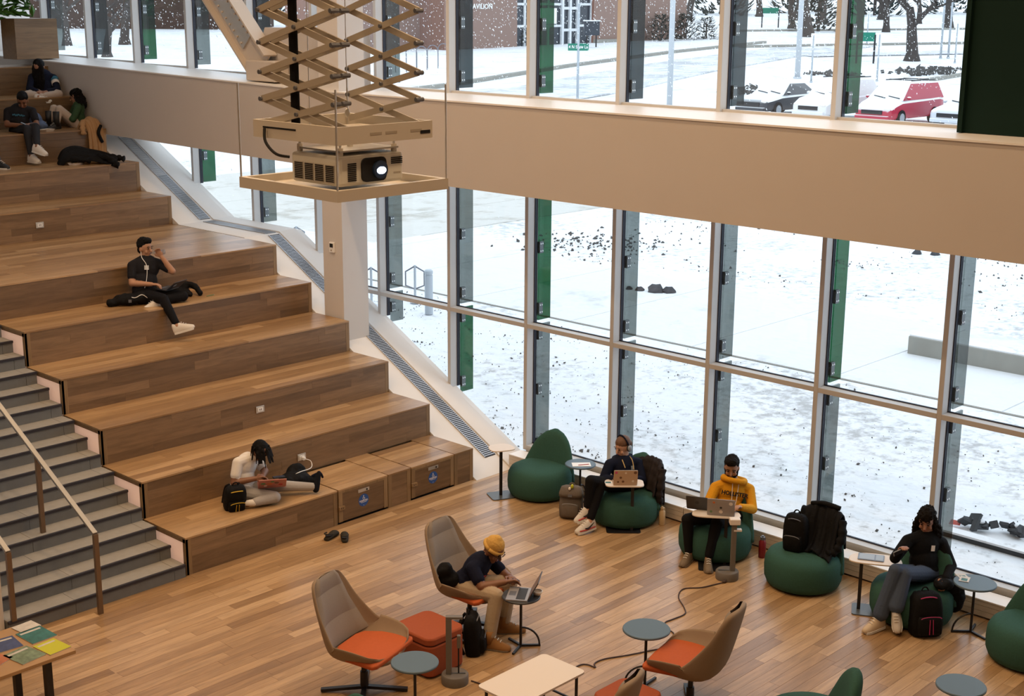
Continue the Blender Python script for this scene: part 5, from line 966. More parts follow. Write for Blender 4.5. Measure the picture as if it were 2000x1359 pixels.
def person(key, label, top, pants, skin, face, s=1.08, sleeve='long', shoes=('shoe_white',), feet=None, hair='short', hairm='hair_black', flare=0.0, hands=None, shoe_up=None, hi=0.0, beard=False, solem='sole_white', sock=None, bare=()):
    J = {k: Vector(v) for k, v in PEOPLE[key].items()}
    t = thing('person', label, 'person', (J['pelvis'].x, J['pelvis'].y, J['pelvis'].z - 0.12)); O = Vector(t.location); J = {k: v - O for k, v in J.items()}
    l = (J['shL'] - J['shR']).normalized(); u = (J['neck'] - J['pelvis']).normalized(); f = l.cross(u).normalized(); l = u.cross(f).normalized(); M = Matrix((l, f, u)).transposed()
    B = Blob(); SK, TP, PT = 0, 1, 2
    B.ell(J['chest'] + u * 0.03, (0.165 * s, 0.108 * s, 0.165 * s), M, TP); B.ell(J['chest'].lerp(J['pelvis'], 0.5) + f * 0.01, (0.152 * s, 0.115 * s, 0.15 * s), M, TP); B.ell(J['pelvis'] + u * 0.05, (0.158 * s, 0.122 * s, 0.10 * s), M, TP)
    B.ell(J['pelvis'] - u * 0.01, (0.16 * s, 0.125 * s, 0.095 * s), M, PT); B.cap(J['neck'] - u * 0.03, J['shR'], 0.070 * s, 0.062 * s, TP); B.cap(J['neck'] - u * 0.03, J['shL'], 0.070 * s, 0.062 * s, TP)
    fc = Vector(face).normalized(); hs = fc.cross(Vector((0, 0, 1))).normalized(); hu = hs.cross(fc).normalized(); H = Matrix((hs, fc, hu)).transposed(); hc = J['head']; k_ = s
    B.cap(J['neck'] - u * 0.02, hc - hu * 0.05 - fc * 0.015, 0.054 * s, 0.048 * s, SK)
    B.ell(hc + hu * 0.022 * k_, (0.074 * k_, 0.094 * k_, 0.098 * k_), H, SK); B.ell(hc - hu * 0.052 * k_ + fc * 0.022 * k_, (0.054 * k_, 0.066 * k_, 0.062 * k_), H, SK); B.ell(hc - hu * 0.095 * k_ + fc * 0.062 * k_, (0.022 * k_, 0.02 * k_, 0.018 * k_), H, SK)
    B.cap(hc + fc * 0.086 * k_ + hu * 0.012 * k_, hc + fc * 0.108 * k_ - hu * 0.028 * k_, 0.009 * k_, 0.014 * k_, SK)
    for sg in (-1, 1): B.ell(hc + hs * 0.074 * k_ * sg - hu * 0.01 * k_ - fc * 0.005, (0.011 * k_, 0.022 * k_, 0.032 * k_), H, SK); B.ell(hc + hs * 0.040 * k_ * sg - hu * 0.035 * k_ + fc * 0.066 * k_, (0.022 * k_, 0.018 * k_, 0.024 * k_), H, SK)
    for sd in 'RL':
        sh, el, wr = J['sh' + sd], J['el' + sd], J['wr' + sd]; sg = -1 if sd == 'R' else 1
        if sleeve == 'long': B.cap(sh, el, 0.062 * s, 0.053 * s, TP); B.cap(el, el.lerp(wr, 0.93), 0.052 * s, 0.040 * s, TP); B.cap(el.lerp(wr, 0.9), wr, 0.030 * s, 0.026 * s, SK)
        else: B.cap(sh, sh.lerp(el, 0.62), 0.062 * s, 0.058 * s, TP); B.cap(sh.lerp(el, 0.55), el, 0.046 * s, 0.042 * s, SK); B.cap(el, wr, 0.043 * s, 0.028 * s, SK)
        hd = (wr - el).normalized()
        if hands and sd in hands: hd = Vector(hands[sd]).normalized()
        pn = hd.cross(l * sg); pn = pn.normalized() if pn.length > 0.2 else f; 
        if pn.z > 0: pn = -pn
        sd_ = hd.cross(pn).normalized(); PM = Matrix((sd_, hd, pn)).transposed(); pc = wr + hd * 0.045 * s; B.ell(pc, (0.040 * s, 0.052 * s, 0.018 * s), PM, SK)
        for q, L in zip((-0.030, -0.010, 0.011, 0.030), (0.062, 0.074, 0.070, 0.054)):
            a = wr + hd * 0.082 * s + sd_ * q * s; b = a + (hd * 0.85 + pn * 0.45).normalized() * L * 0.55 * s; c = b + (hd * 0.35 + pn * 0.95).normalized() * L * 0.5 * s; B.cap(a, b, 0.0095 * s, 0.009 * s, SK); B.cap(b, c, 0.009 * s, 0.0075 * s, SK)
        tdir = sd_ if sd_.dot(l * sg) < 0 else -sd_
        a = wr + hd * 0.025 * s + tdir * 0.03 * s; b = a + (tdir * 0.7 + hd * 0.7) * 0.035 * s; B.cap(a, b, 0.012 * s, 0.011 * s, SK); B.cap(b, b + (hd * 0.9 + pn * 0.4).normalized() * 0.03 * s, 0.0105 * s, 0.009 * s, SK)
        hp, kn, an = J['hip' + sd], J['kn' + sd], J['an' + sd]
        B.cap(hp, kn, 0.090 * s, 0.068 * s, PT); B.cap(kn, an.lerp(kn, 0.12), 0.066 * s, (0.048 + flare) * s, PT)
        fd = Vector((feet or {}).get(sd, tuple(Vector((f.x, f.y, 0))))).normalized()
        B.cap(an.lerp(kn, 0.15), an, 0.038 * s, 0.036 * s, PT if hi else (SK)); B.cap(an, an + fd * 0.06 * s - Vector((0, 0, 0.03)), 0.028 * s, 0.022 * s, SK)
    B.build('body', (skin, top, pants), t, 0.0075, 3)
    for i, sd in enumerate('RL'):
        an = J['an' + sd]; fd = Vector((feet or {}).get(sd, tuple(Vector((f.x, f.y, 0))))).normalized(); up = (shoe_up or {}).get(sd, (0, 0, 1)); mm = shoes[i % len(shoes)]
        if sd in bare:
            sb = Blob(); uu = Vector(up); sb.cap(an - fd * 0.03, an + fd * 0.04, 0.042, 0.04).cap(an + fd * 0.0, an + fd * 0.17 + uu * -0.0, 0.04, 0.03).cap(an, an + (J['kn' + sd] - an).normalized() * 0.07, 0.042, 0.044); sb.build('sock', mm, t, 0.008, 2)
        else: shoe(t, an, fd, mm, hi=hi, up=up, s=s, solem=solem)
    # face details
    for sg in (-1, 1):
        e = hc + hs * 0.031 * k_ * sg + fc * 0.089 * k_ + hu * 0.010 * k_; ey = MB().ell(e, (0.013 * k_, 0.006 * k_, 0.006 * k_), H, 10, 6).build('eye', 'hair_black', t, smooth=True)
        q = hc + hs * 0.033 * k_ * sg + fc * 0.092 * k_ + hu * 0.031 * k_; MB().tube([q - hs * 0.018 * k_, q + hu * 0.004, q + hs * 0.018 * k_ - fc * 0.004], 0.0045 * k_, 6).build('eyebrow', hairm, t)
    mat('lip', (0.30, 0.10, 0.08), 0.5); MB().ell(hc - hu * 0.058 * k_ + fc * 0.089 * k_, (0.021 * k_, 0.006 * k_, 0.0065 * k_), H, 10, 6).build('mouth', 'lip', t, smooth=True)
    if beard:
        b = Blob(); b.ell(hc - hu * 0.078 * k_ + fc * 0.034 * k_, (0.060 * k_, 0.060 * k_, 0.042 * k_), H)
        for sg in (-1, 1): b.cap(hc + hs * 0.068 * k_ * sg + fc * 0.01 - hu * 0.01, hc + hs * 0.054 * k_ * sg + fc * 0.04 - hu * 0.07 * k_, 0.012, 0.02)
        b.cap(hc + hs * 0.024 + fc * 0.094 * k_ - hu * 0.044 * k_, hc - hs * 0.024 + fc * 0.094 * k_ - hu * 0.044 * k_, 0.006); b.build('beard', hairm, t, 0.007, 1)
    h = Blob()
    if hair == 'short':
        h.ell(hc + hu * 0.052 * k_ - fc * 0.022 * k_, (0.084 * k_, 0.094 * k_, 0.094 * k_), H); h.ell(hc + hu * 0.100 * k_ + fc * 0.034 * k_, (0.070 * k_, 0.060 * k_, 0.044 * k_), H); h.ell(hc - fc * 0.058 * k_ - hu * 0.02 * k_, (0.064 * k_, 0.042 * k_, 0.06 * k_), H); h.build('hair', hairm, t, 0.007, 1, 0.016, 0.022)
    elif hair == 'tied':
        h.ell(hc + hu * 0.056 * k_ - fc * 0.012 * k_, (0.080 * k_, 0.098 * k_, 0.080 * k_), H); h.ell(hc - fc * 0.085 * k_ + hu * 0.0, (0.055, 0.045, 0.06), H); h.build('hair', hairm, t, 0.007, 2)
    elif hair == 'long':
        h.ell(hc + hu * 0.060 * k_ - fc * 0.014 * k_, (0.088 * k_, 0.104 * k_, 0.086 * k_), H)
        for sg in (-1, 1): h.cap(hc + hs * 0.07 * sg * k_ + hu * 0.02, hc + hs * 0.10 * sg * k_ - hu * 0.13 - fc * 0.02, 0.035, 0.05).cap(hc + hs * 0.10 * sg * k_ - hu * 0.13 - fc * 0.02, hc + hs * 0.11 * sg * k_ - hu * 0.25 + fc * 0.0, 0.05, 0.03)
        h.ell(hc - fc * 0.075 * k_ - hu * 0.09, (0.10, 0.06, 0.14), H); h.build('hair', hairm, t, 0.008, 0, 0.05, 0.03)
    elif hair == 'veil':
        h.ell(hc + hu * 0.04 * k_ - fc * 0.016 * k_, (0.088 * k_, 0.094 * k_, 0.095 * k_), H)
        for a in (-0.9, -0.45, 0.0, 0.45, 0.9): q = hc + hs * 0.085 * math.sin(a) * k_ + fc * 0.055 * math.cos(a) * k_; h.cap(q + hu * 0.03, q - Vector((0, 0, 0.2)) + fc * 0.03, 0.035, 0.045).cap(q - Vector((0, 0, 0.2)) + fc * 0.03, q - Vector((0, 0, 0.33)) + fc * 0.03, 0.045, 0.02)
        h.build('hair', hairm, t, 0.01, 1, 0.02, 0.04)
    elif hair == 'dreads':
        h.ell(hc + hu * 0.035 * k_ - fc * 0.014 * k_, (0.086 * k_, 0.094 * k_, 0.094 * k_), H); q = random.Random(2)
        for i in range(46):
            a = 2 * PI * i / 46 + q.uniform(-0.1, 0.1); el_ = q.uniform(0.25, 1.1); d = hs * (math.cos(a) * math.cos(el_)) + fc * (math.sin(a) * math.cos(el_)) + hu * math.sin(el_); b0 = hc + hu * 0.02 + d * 0.085 * k_; b1 = b0 + d * 0.035 + Vector((0, 0, -0.03)); b2 = b1 + Vector((d.x * 0.03, d.y * 0.03, -q.uniform(0.08, 0.15))); h.cap(b0, b1, 0.011, 0.010).cap(b1, b2, 0.010, 0.006)
        h.build('dreadlocks', hairm, t, 0.0065, 0)
    return t, J, O, dict(l=l, f=f, u=u, fc=fc, hs=hs, hu=hu, hc=hc, H=H, s=s)
def face_dir(r, c, z): return IMR * r + TOC * c + Vector((0, 0, z))
def torso_point(I, J, a, up, side=0.0, out=0.13): return J['chest'] + I['u'] * up + I['l'] * side + I['f'] * out
def glasses(t, I):
    for sg in (-1, 1): q = I['hc'] + I['hs'] * 0.034 * sg * I['s'] + I['fc'] * 0.105 * I['s'] + I['hu'] * 0.008; MB().tube([q + I['hs'] * 0.024 * math.cos(a) + I['hu'] * 0.019 * math.sin(a) for a in np.linspace(0, 6.283, 13)], 0.003, 5).build('glasses_rim', 'black', t); MB().tube([I['hc'] + I['hs'] * 0.058 * sg * I['s'] + I['fc'] * 0.10 * I['s'] + I['hu'] * 0.01, I['hc'] + I['hs'] * 0.083 * sg * I['s'] + I['hu'] * 0.005], 0.003, 5).build('glasses_arm', 'black', t)
def tee_print(t, J, I, ms):
    q = random.Random(3)
    for r_, m_ in enumerate(ms):
        mb = MB()
        for k in range(9): mb.obox((-0.09 + k * 0.0225, -0.038 * r_ + q.uniform(-0.008, 0.008), 0), (0.015, q.uniform(0.018, 0.034), 0.008), Matrix.Rotation(q.uniform(-0.4, 0.4), 3, 'Z'))
        mb.build('tee_print', m_, t).matrix_local = mframe(J['chest'] + I['u'] * 0.0 + I['f'] * 0.124, I['l'], I['u'])
# 1 headphone wearer
t, J, O, I = person('headphones', 'person with headphones and navy hoodie, legs crossed, working at a gold laptop', 'navy_knit', 'black_trouser', 'skin_pale', face_dir(-0.72, 0.55, -0.28), shoes=('shoe_white',), feet={'R': (-0.86, 0.30, -0.35), 'L': (-0.9, 0.25, -0.12)}, hair='tied', hairm='hair_brown')
hp = MB().tube([I['hc'] + I['hs'] * 0.092 * math.cos(a) * I['s'] + I['hu'] * (0.135 * math.sin(a) + 0.01) * I['s'] - I['fc'] * 0.012 for a in np.linspace(-0.1, PI + 0.1, 15)], 0.011, 8).build('headphone_band', 'navy_tee', t, smooth=True)
for sg in (-1, 1): c = I['hc'] + I['hs'] * 0.093 * sg * I['s'] - I['fc'] * 0.012; MB().ell(c, (0.020, 0.040, 0.048), I['H']).build('ear_cushion', 'black', t, smooth=True); MB().ell(c + I['hs'] * 0.012 * sg, (0.018, 0.034, 0.042), I['H']).build('ear_cup', 'cup_blue', t, smooth=True)
mat('cord_gold', (0.60, 0.42, 0.16), 0.6)
for sg, dn in ((-1, 0.10), (1, 0.14)): MB().tube(smooth_pts([J['neck'] + I['l'] * 0.055 * sg + I['u'] * 0.03 + I['f'] * 0.03, J['neck'] + I['l'] * 0.065 * sg - I['u'] * 0.03 + I['f'] * 0.10, J['neck'] + I['l'] * 0.06 * sg - I['u'] * dn + I['f'] * 0.135]), 0.006, 6).build('drawstring', 'cord_gold', t)
B = Blob(); B.chain([J['neck'] + I['l'] * 0.11 * math.cos(a) + I['f'] * (-0.03 - 0.07 * math.sin(a)) + I['u'] * 0.0 for a in np.linspace(0, PI, 7)], [0.035] * 7); B.build('hood', 'navy_knit', t, 0.009, 2)
MB().box(-0.02, 0.02, 0, 0.002, -0.025, 0.025).build('chest_badge', 'cup_blue', t).matrix_local = mframe(J['chest'] + I['u'] * 0.02 + I['l'] * 0.07 + I['f'] * 0.124, -I['l'], -I['f'])
for sd, fd in (('R', Vector((-0.86, 0.30, -0.35)).normalized()), ('L', Vector((-0.9, 0.25, -0.12)).normalized())):
    a_ = J['an' + sd]; sdv = fd.cross(Vector((0, 0, 1))).normalized(); uv = sdv.cross(fd).normalized()
    for sg in (-1, 1):
        MB().tube(smooth_pts([a_ + fd * 0.10 + sdv * 0.049 * sg - uv * 0.045, a_ + fd * 0.05 + sdv * 0.048 * sg - uv * 0.055, a_ - fd * 0.04 + sdv * 0.044 * sg - uv * 0.005]), [0.004, 0.006, 0.010, 0.012, 0.014, 0.012, 0.010, 0.008, 0.006, 0.004, 0.003], 6).build('shoe_stripe', 'black', t)
        MB().tube([a_ + fd * 0.20 - uv * 0.068 + sdv * 0.012 * sg, a_ + fd * 0.16 - uv * 0.062 + sdv * 0.043 * sg, a_ + fd * 0.08 - uv * 0.068 + sdv * 0.048 * sg, a_ - fd * 0.05 - uv * 0.068 + sdv * 0.040 * sg], 0.011, 6).build('red_guard', 'shoe_red', t)
# 2 yellow hoodie
t, J, O, I = person('hoodie', 'person with dark beard in a mustard yellow hoodie working on a silver laptop', 'mustard_fleece', 'black_trouser', 'skin_olive', face_dir(-0.22, 0.9, -0.35), shoes=('shoe_tan',), feet={'R': (-0.95, -0.25, 0), 'L': (-0.75, -0.6, 0)}, hair='short', hairm='hair_darkbrown', beard=True, solem='shoe_tan')
B = Blob(); B.chain([J['neck'] + I['l'] * 0.125 * math.cos(a) + I['f'] * (0.03 - 0.10 * math.sin(a)) + I['u'] * 0.005 for a in np.linspace(0, 2 * PI, 15)], [0.044 if math.sin(a) > -0.3 else 0.034 for a in np.linspace(0, 2 * PI, 15)]); B.build('hood', 'mustard_fleece', t, 0.009, 2)
text_obj('lettering', 'HOLLISTER', 0.070, 'black', t, mframe(J['chest'] + I['u'] * 0.03 + I['f'] * 0.132, I['l'], I['u']), 0.004, 0.002, sx=0.95)
for sg in (-1, 1): MB().tube(smooth_pts([J['neck'] + I['l'] * 0.04 * sg + I['f'] * 0.10, J['chest'] - I['u'] * 0.02 + I['l'] * 0.03 * sg + I['f'] * 0.142, J['chest'] - I['u'] * 0.10 + I['l'] * 0.025 * sg + I['f'] * 0.145]), 0.004, 5).build('drawstring', 'off_white', t)
MB().ell((0, 0, 0), (0.028, 0.002, 0.009)).build('logo', 'black', t).matrix_local = mframe(J['chest'] - I['u'] * 0.05 + I['f'] * 0.138, -I['l'], -I['f'])
# 3 jeans
t, J, O, I = person('jeans', 'person with long curly dark hair in a black fleece and blue jeans, legs crossed', 'black_fleece', 'blue_jean', 'skin_tan', face_dir(-0.42, 0.85, -0.32), shoes=('shoe_cream', 'shoe_white'), feet={'R': (-0.92, 0.25, -0.05), 'L': (-0.55, -0.45, -0.75)}, shoe_up={'L': (-0.75, -0.3, 0.5)}, hair='long', hairm='hair_darkbrown', flare=0.028)
MB().box(-0.022, 0.022, 0, 0.003, -0.03, 0.03).build('chest_badge', 'off_white', t).matrix_local = mframe(J['chest'] + I['u'] * 0.03 + I['l'] * 0.03 + I['f'] * 0.128, -I['l'], -I['f'])
ph = thing('held_phone', 'phone in a clear case held up by the jeans wearer', 'phone', (O + J['wrR'] + Vector((-0.055, -0.03, 0.02)))); MB().box(-0.038, 0.038, -0.005, 0.005, -0.075, 0.075).build('case', 'cup_blue', ph, rot=(0.9, 0.9, 0.3), bevel=0.004); MB().box(-0.033, 0.033, -0.006, -0.0045, -0.068, 0.068).build('screen', 'black', ph, rot=(0.9, 0.9, 0.3))
# 4 beanie
t, J, O, I = person('beanie', 'person in a yellow beanie, glasses and navy tee bending over a phone', 'navy_tee', 'khaki', 'skin_brown', face_dir(0.72, 0.42, -0.55), s=1.15, sleeve='short', shoes=('boot_tan',), feet={'R': (0.45, -0.85, 0), 'L': (0.75, -0.65, 0)}, hair='none', hairm='hair_black', solem='shoe_tan', hi=0.10, flare=0.012)
B = Blob(); B.ell(I['hc'] + I['hu'] * 0.062 - I['fc'] * 0.012, (0.094, 0.106, 0.100), I['H']); B.ell(I['hc'] + I['hu'] * 0.13 - I['fc'] * 0.02, (0.05, 0.055, 0.045), I['H']); B.build('beanie', 'beanie_yellow', t, 0.007, 2, 0.008, 0.02)
MB().tube([I['hc'] + I['hu'] * 0.035 + I['hs'] * 0.094 * math.cos(a) + I['fc'] * (0.104 * math.sin(a) - 0.010) for a in np.linspace(0, 6.283, 25)], 0.021, 8).build('beanie_cuff', 'beanie_yellow', t, smooth=True); glasses(t, I)
mat('print_red', (0.40, 0.05, 0.05), 0.6); mat('print_pale', (0.50, 0.48, 0.55), 0.6)
tee_print(t, J, I, ('print_red', 'print_pale', 'print_red'))
c = O + (J['wrR'] + J['wrL']) * 0.5 + Vector((0.05, -0.07, 0.0)); ph = thing('held_phone', 'small black phone in both hands of the beanie wearer', 'phone', c); MB().box(-0.07, 0.07, -0.036, 0.036, -0.005, 0.005).build('case', 'black', ph, rot=(0.5, 0.3, 0.6), bevel=0.003); MB().box(-0.064, 0.064, -0.031, 0.031, 0.005, 0.0062).build('screen', 'lens_glass', ph, rot=(0.5, 0.3, 0.6))
# 5 dreadlocks
t, J, O, I = person('dreads', 'person with dark dreadlocks and white tee sitting on the lowest tier with one leg stretched', 'white_tee', 'grey_sweat', 'skin_brown', face_dir(0.55, 0.5, -0.75), sleeve='short', shoes=('white_tee', 'sock_black'), feet={'R': (-0.75, 0.5, 0.0), 'L': (0.35, 0.1, 0.9)}, shoe_up={'L': (-0.7, 0.2, 0.3), 'R': (0, 0, 1)}, hair='dreads', hairm='hair_black', bare=('R', 'L'))
# 6 drinking
t, J, O, I = person('drinking', 'person in a charcoal tee drinking from a clear bottle on the upper tier', 'charcoal_tee', 'black_trouser', 'skin_olive', face_dir(0.80, 0.45, -0.05), sleeve='short', shoes=('shoe_white',), feet={'R': (0.75, -0.55, 0.25), 'L': (-0.8, 0.2, -0.1)}, hair='short', hairm='hair_black', hands={'L': (-0.35, 0.15, 0.75)})
for sg in (-1,): MB().tube(smooth_pts([I['hc'] + I['hs'] * 0.075 - I['hu'] * 0.02, J['neck'] + I['l'] * -0.03 + I['f'] * 0.09, J['chest'] + I['u'] * 0.05 + I['f'] * 0.13, J['chest'] - I['u'] * 0.12 + I['f'] * 0.14, J['pelvis'] + I['f'] * 0.16 + I['u'] * 0.06]), 0.004, 5).build('earphone_wire', 'white', t)
MB().box(-0.03, 0.03, 0, 0.003, -0.03, 0.03).build('tee_print', 'pole_grey', t).matrix_local = mframe(J['chest'] + I['u'] * 0.02 + I['f'] * 0.122, -I['l'], -I['f'])
glass('bottle_plastic', (0.78, 0.82, 0.88)); mo = O + I['hc'] - I['hu'] * 0.055 + I['fc'] * 0.105; bd_ = (IMR * 0.95 + TOC * 0.1 + Vector((0, 0, 0.12))).normalized()
bt = thing('water_bottle', 'clear plastic water bottle at the mouth of the charcoal tee wearer', 'bottle', mo); MB().tube([bd_ * d_ for d_ in (0.0, 0.03, 0.035, 0.07, 0.20, 0.205)], [0.012, 0.012, 0.018, 0.033, 0.033, 0.028], 14).build('bottle', 'bottle_plastic', bt, smooth=True); MB().tube([bd_ * 0.09, bd_ * 0.15], 0.0335, 14).build('paper_label', 'cup_blue', bt, smooth=True)
# 7-10 people on the top tiers
t, J, O, I = person('navyhood', 'person with long black hair in a navy and white striped hoodie on the highest tier', 'navy_knit', 'pale_trouser', 'skin_tan', face_dir(-0.15, 0.8, -0.6), feet={'R': (-0.6, -0.5, 0), 'L': (0.6, -0.5, 0)}, hair='veil', hairm='hair_black', shoes=('shoe_white',))
mat('stripe_teal', (0.05, 0.17, 0.26), 0.8)
for a, b, m_, r_ in ((0.30, 0.52, 'off_white', 0.064), (0.05, 0.28, 'stripe_teal', 0.0675)): MB().tube([J['shL'].lerp(J['elL'], a), J['shL'].lerp(J['elL'], b)], r_ * 1.09, 14).build('sleeve_stripe', m_, t, smooth=True)
t, J, O, I = person('phone', 'person in a black printed tee looking at a phone with crossed ankles', 'charcoal_tee', 'dark_grey_trouser', 'skin_brown', face_dir(0.12, 0.85, -0.6), sleeve='short', shoes=('shoe_white',), feet={'R': (0.1, -0.9, 0), 'L': (0.35, -0.85, -0.2)}, hair='short', hairm='hair_black')
tee_print(t, J, I, ('stripe_teal',))
c = O + (J['wrR'] + J['wrL']) * 0.5 + Vector((-0.05, -0.08, 0.02)); ph = thing('held_phone', 'dark phone held by the person in the black printed tee', 'phone', c); MB().box(-0.036, 0.036, -0.07, 0.07, -0.005, 0.005).build('case', 'black', ph, rot=(0.4, 0, 0.75), bevel=0.003); MB().box(-0.03, 0.03, -0.064, 0.064, 0.005, 0.0062).build('screen', 'cup_blue', ph, rot=(0.4, 0, 0.75))
t, J, O, I = person('boots', 'person in green knit and tall black boots leaning on the white band with knees up', 'green_knit', 'pale_trouser', 'skin_tan', face_dir(-0.85, 0.25, -0.25), s=1.0, feet={'R': (-1, 0, 0), 'L': (-1, 0.05, 0)}, shoes=('boot_black',), hair='long', hairm='hair_black', hi=0.22, solem='boot_black'); glasses(t, I)
t, J, O, I = person('bluejacket', 'person in a teal blue jacket and jeans beside the phone user', 'blue_jacket', 'light_jean', 'skin_tan', face_dir(0.1, 0.9, -0.4), shoes=('boot_black',), feet={'R': (-0.3, -0.9, 0), 'L': (0.35, -0.9, 0)}, hair='short', hairm='hair_black')
# ================================================================== bags, clothes, devices, small things
mat('bag_grey', (0.145, 0.12, 0.10), 0.85, noise=0.15, nscale=20, bump=0.2, bscale=60); mat('bag_black', (0.006, 0.006, 0.007), 0.75, noise=0.3, nscale=12, bump=0.3, bscale=40); mat('pink_trim', (0.45, 0.03, 0.14), 0.6); mat('yellow_trim', (0.62, 0.40, 0.02), 0.6); mat('puffer_brown', (0.022, 0.017, 0.017), 0.7, noise=0.2, nscale=15, bump=0.5, bscale=18); mat('coat_black', (0.006, 0.006, 0.007), 0.75, bump=0.5, bscale=22); mat('coat_tan', (0.40, 0.235, 0.115), 0.85, bump=0.3, bscale=25)
mat('lap_gold', (0.55, 0.42, 0.31), 0.4, metal=0.4); mat('lap_silver', (0.34, 0.33, 0.34), 0.4, metal=0.4); mat('lap_dark', (0.04, 0.04, 0.045), 0.45); mat('key_dark', (0.02, 0.02, 0.022), 0.6); mat('screen_image', (0.10, 0.05, 0.04), 0.3, noise=0.9, nscale=14); mat('lap_pink', (0.45, 0.17, 0.14), 0.5, noise=0.15, nscale=9); mat('stk_red', (0.45, 0.03, 0.03), 0.5); mat('stk_pink', (0.60, 0.08, 0.28), 0.5); mat('stk_green', (0.12, 0.25, 0.12), 0.5); mat('stk_brown', (0.16, 0.08, 0.05), 0.5); mat('stk_orange', (0.55, 0.16, 0.05), 0.5)
def backpack(x, y, z, rz, label, m, w=0.30, d=0.19, h=0.43, lean=0.0, trim=None, flap=False, lay=None):
    t = thing('backpack', label, 'backpack', (x, y, z), rz); t.rotation_euler = (lay if lay else 0, lean, rz)   # front faces +x
    def sring(zc, sx, sy, ox=0): return [(ox + sx * math.copysign(abs(math.cos(a)) ** 0.55, math.cos(a)), sy * math.copysign(abs(math.sin(a)) ** 0.55, math.sin(a)), zc) for a in np.linspace(0, 2 * PI, 28, endpoint=False)]
    mb = MB(); mb.loft([sring(zz * h, d / 2 * kx, w / 2 * ky) for zz, kx, ky in ((0.0, 0.80, 0.86), (0.04, 0.96, 0.97), (0.3, 1.05, 1.03), (0.65, 1.0, 1.0), (0.85, 0.85, 0.92), (0.95, 0.62, 0.78), (1.0, 0.3, 0.5))]); b = mb.build('body', m, t, smooth=True)
    mb = MB(); mb.loft([sring(zz * h, 0.045 * k, w * 0.38 * ky, d / 2) for zz, k, ky in ((0.07, 0.7, 0.9), (0.12, 1.0, 1.0), (0.4, 1.0, 1.0), (0.48, 0.7, 0.9))]); mb.build('front_pocket', m, t, smooth=True)
    zt = MB().tube([(d / 2 + 0.048, w * 0.33 * math.cos(a), h * 0.46 + 0.02 * math.sin(a)) for a in np.linspace(0, PI, 9)], 0.004, 5); zt.build('pocket_zip', trim or 'galv_dark', t)
    MB().tube([(d * 0.48 * math.sin(a) * 0.9, w * 0.47 * math.cos(a), h * (0.66 + 0.26 * math.sin(a))) for a in np.linspace(0, PI, 13)], 0.006, 6).build('main_zip', trim or 'galv_dark', t)
    MB().tube([(-0.02, 0.035 * math.cos(a), h * 0.98 + 0.045 * math.sin(a)) for a in np.linspace(0, PI, 9)], 0.008, 6).build('handle', m, t)
    for sg in (-1, 1): MB().tube(smooth_pts([(-d * 0.4, sg * w * 0.22, h * 0.93), (-d * 0.72, sg * w * 0.30, h * 0.72), (-d * 0.75, sg * w * 0.36, h * 0.40), (-d * 0.5, sg * w * 0.45, h * 0.08)]), 0.016, 6).build('shoulder_strap', m, t)
    if flap: MB().loft([sring(h * zz, d / 2 * k, w / 2 * ky, 0.02) for zz, k, ky in ((0.70, 1.13, 1.05), (0.80, 1.15, 1.06), (0.98, 0.8, 0.9), (1.03, 0.4, 0.6))]).build('top_flap', m, t, smooth=True); MB().box(d / 2 + 0.03, d / 2 + 0.045, -0.025, 0.025, h * 0.72, h * 0.80).build('logo_patch', 'galv_dark', t)
    if trim:
        for sg in (-0.02, 0.02): MB().beam((d / 2 + 0.048, sg, h * 0.10), (d / 2 + 0.05, sg * 0.8, h * 0.44), 0.006, 0.006).build('stripe', trim, t)
    return t
b1 = backpack(-0.13, -1.88, 0.0, 3.7, 'grey-brown flap backpack with a keyring on the floor by the headphone wearer', 'bag_grey', 0.29, 0.19, 0.40, -0.12, flap=True)
kt = MB().ell((0.10, 0.02, 0.42), (0.02, 0.02, 0.03)).build('keyring_charm', 'mag_yellow', b1, smooth=True); MB().ell((0.11, -0.01, 0.39), (0.018, 0.018, 0.022)).build('keyring_charm', 'off_white', b1, smooth=True)
backpack(-3.62, -3.66, 0.0, -0.9, 'black backpack standing under the tan chair of the beanie wearer', 'bag_black', 0.28, 0.17, 0.42, -0.08)
backpack(-0.09, -6.70, 0.0, -2.25, 'black backpack with bright pink trim on the floor by the jeans wearer', 'bag_black', 0.33, 0.22, 0.46, -0.12, trim='pink_trim')
backpack(0.10, -5.00, 0.385, 3.35, 'black backpack standing on the seat of the coat-covered green chair', 'bag_black', 0.27, 0.18, 0.44, 0.05)
backpack(-3.60, 0.40, 0.46, -1.9, 'black and yellow bag lying behind the dreadlocked student', 'bag_black', 0.26, 0.17, 0.32, 0.35, trim='yellow_trim')
B = Blob(); B.ell((0, 0, 0.09), (0.22, 0.15, 0.09)).ell((0.10, 0.08, 0.14), (0.14, 0.09, 0.11)).cap((-0.2, -0.05, 0.05), (0.28, -0.1, 0.05), 0.05); t = thing('slumped_bag', 'slumped black bag under the charging cable on the lowest tier', 'bag', (-2.62, 0.52, 0.45)); B.build('body', 'bag_black', t, 0.014, 2, 0.03, 0.07); MB().tube(smooth_pts([(0.2, -0.1, 0.1), (0.3, -0.14, 0.13), (0.36, -0.12, 0.05)]), 0.014, 6).build('strap', 'navy_knit', t)
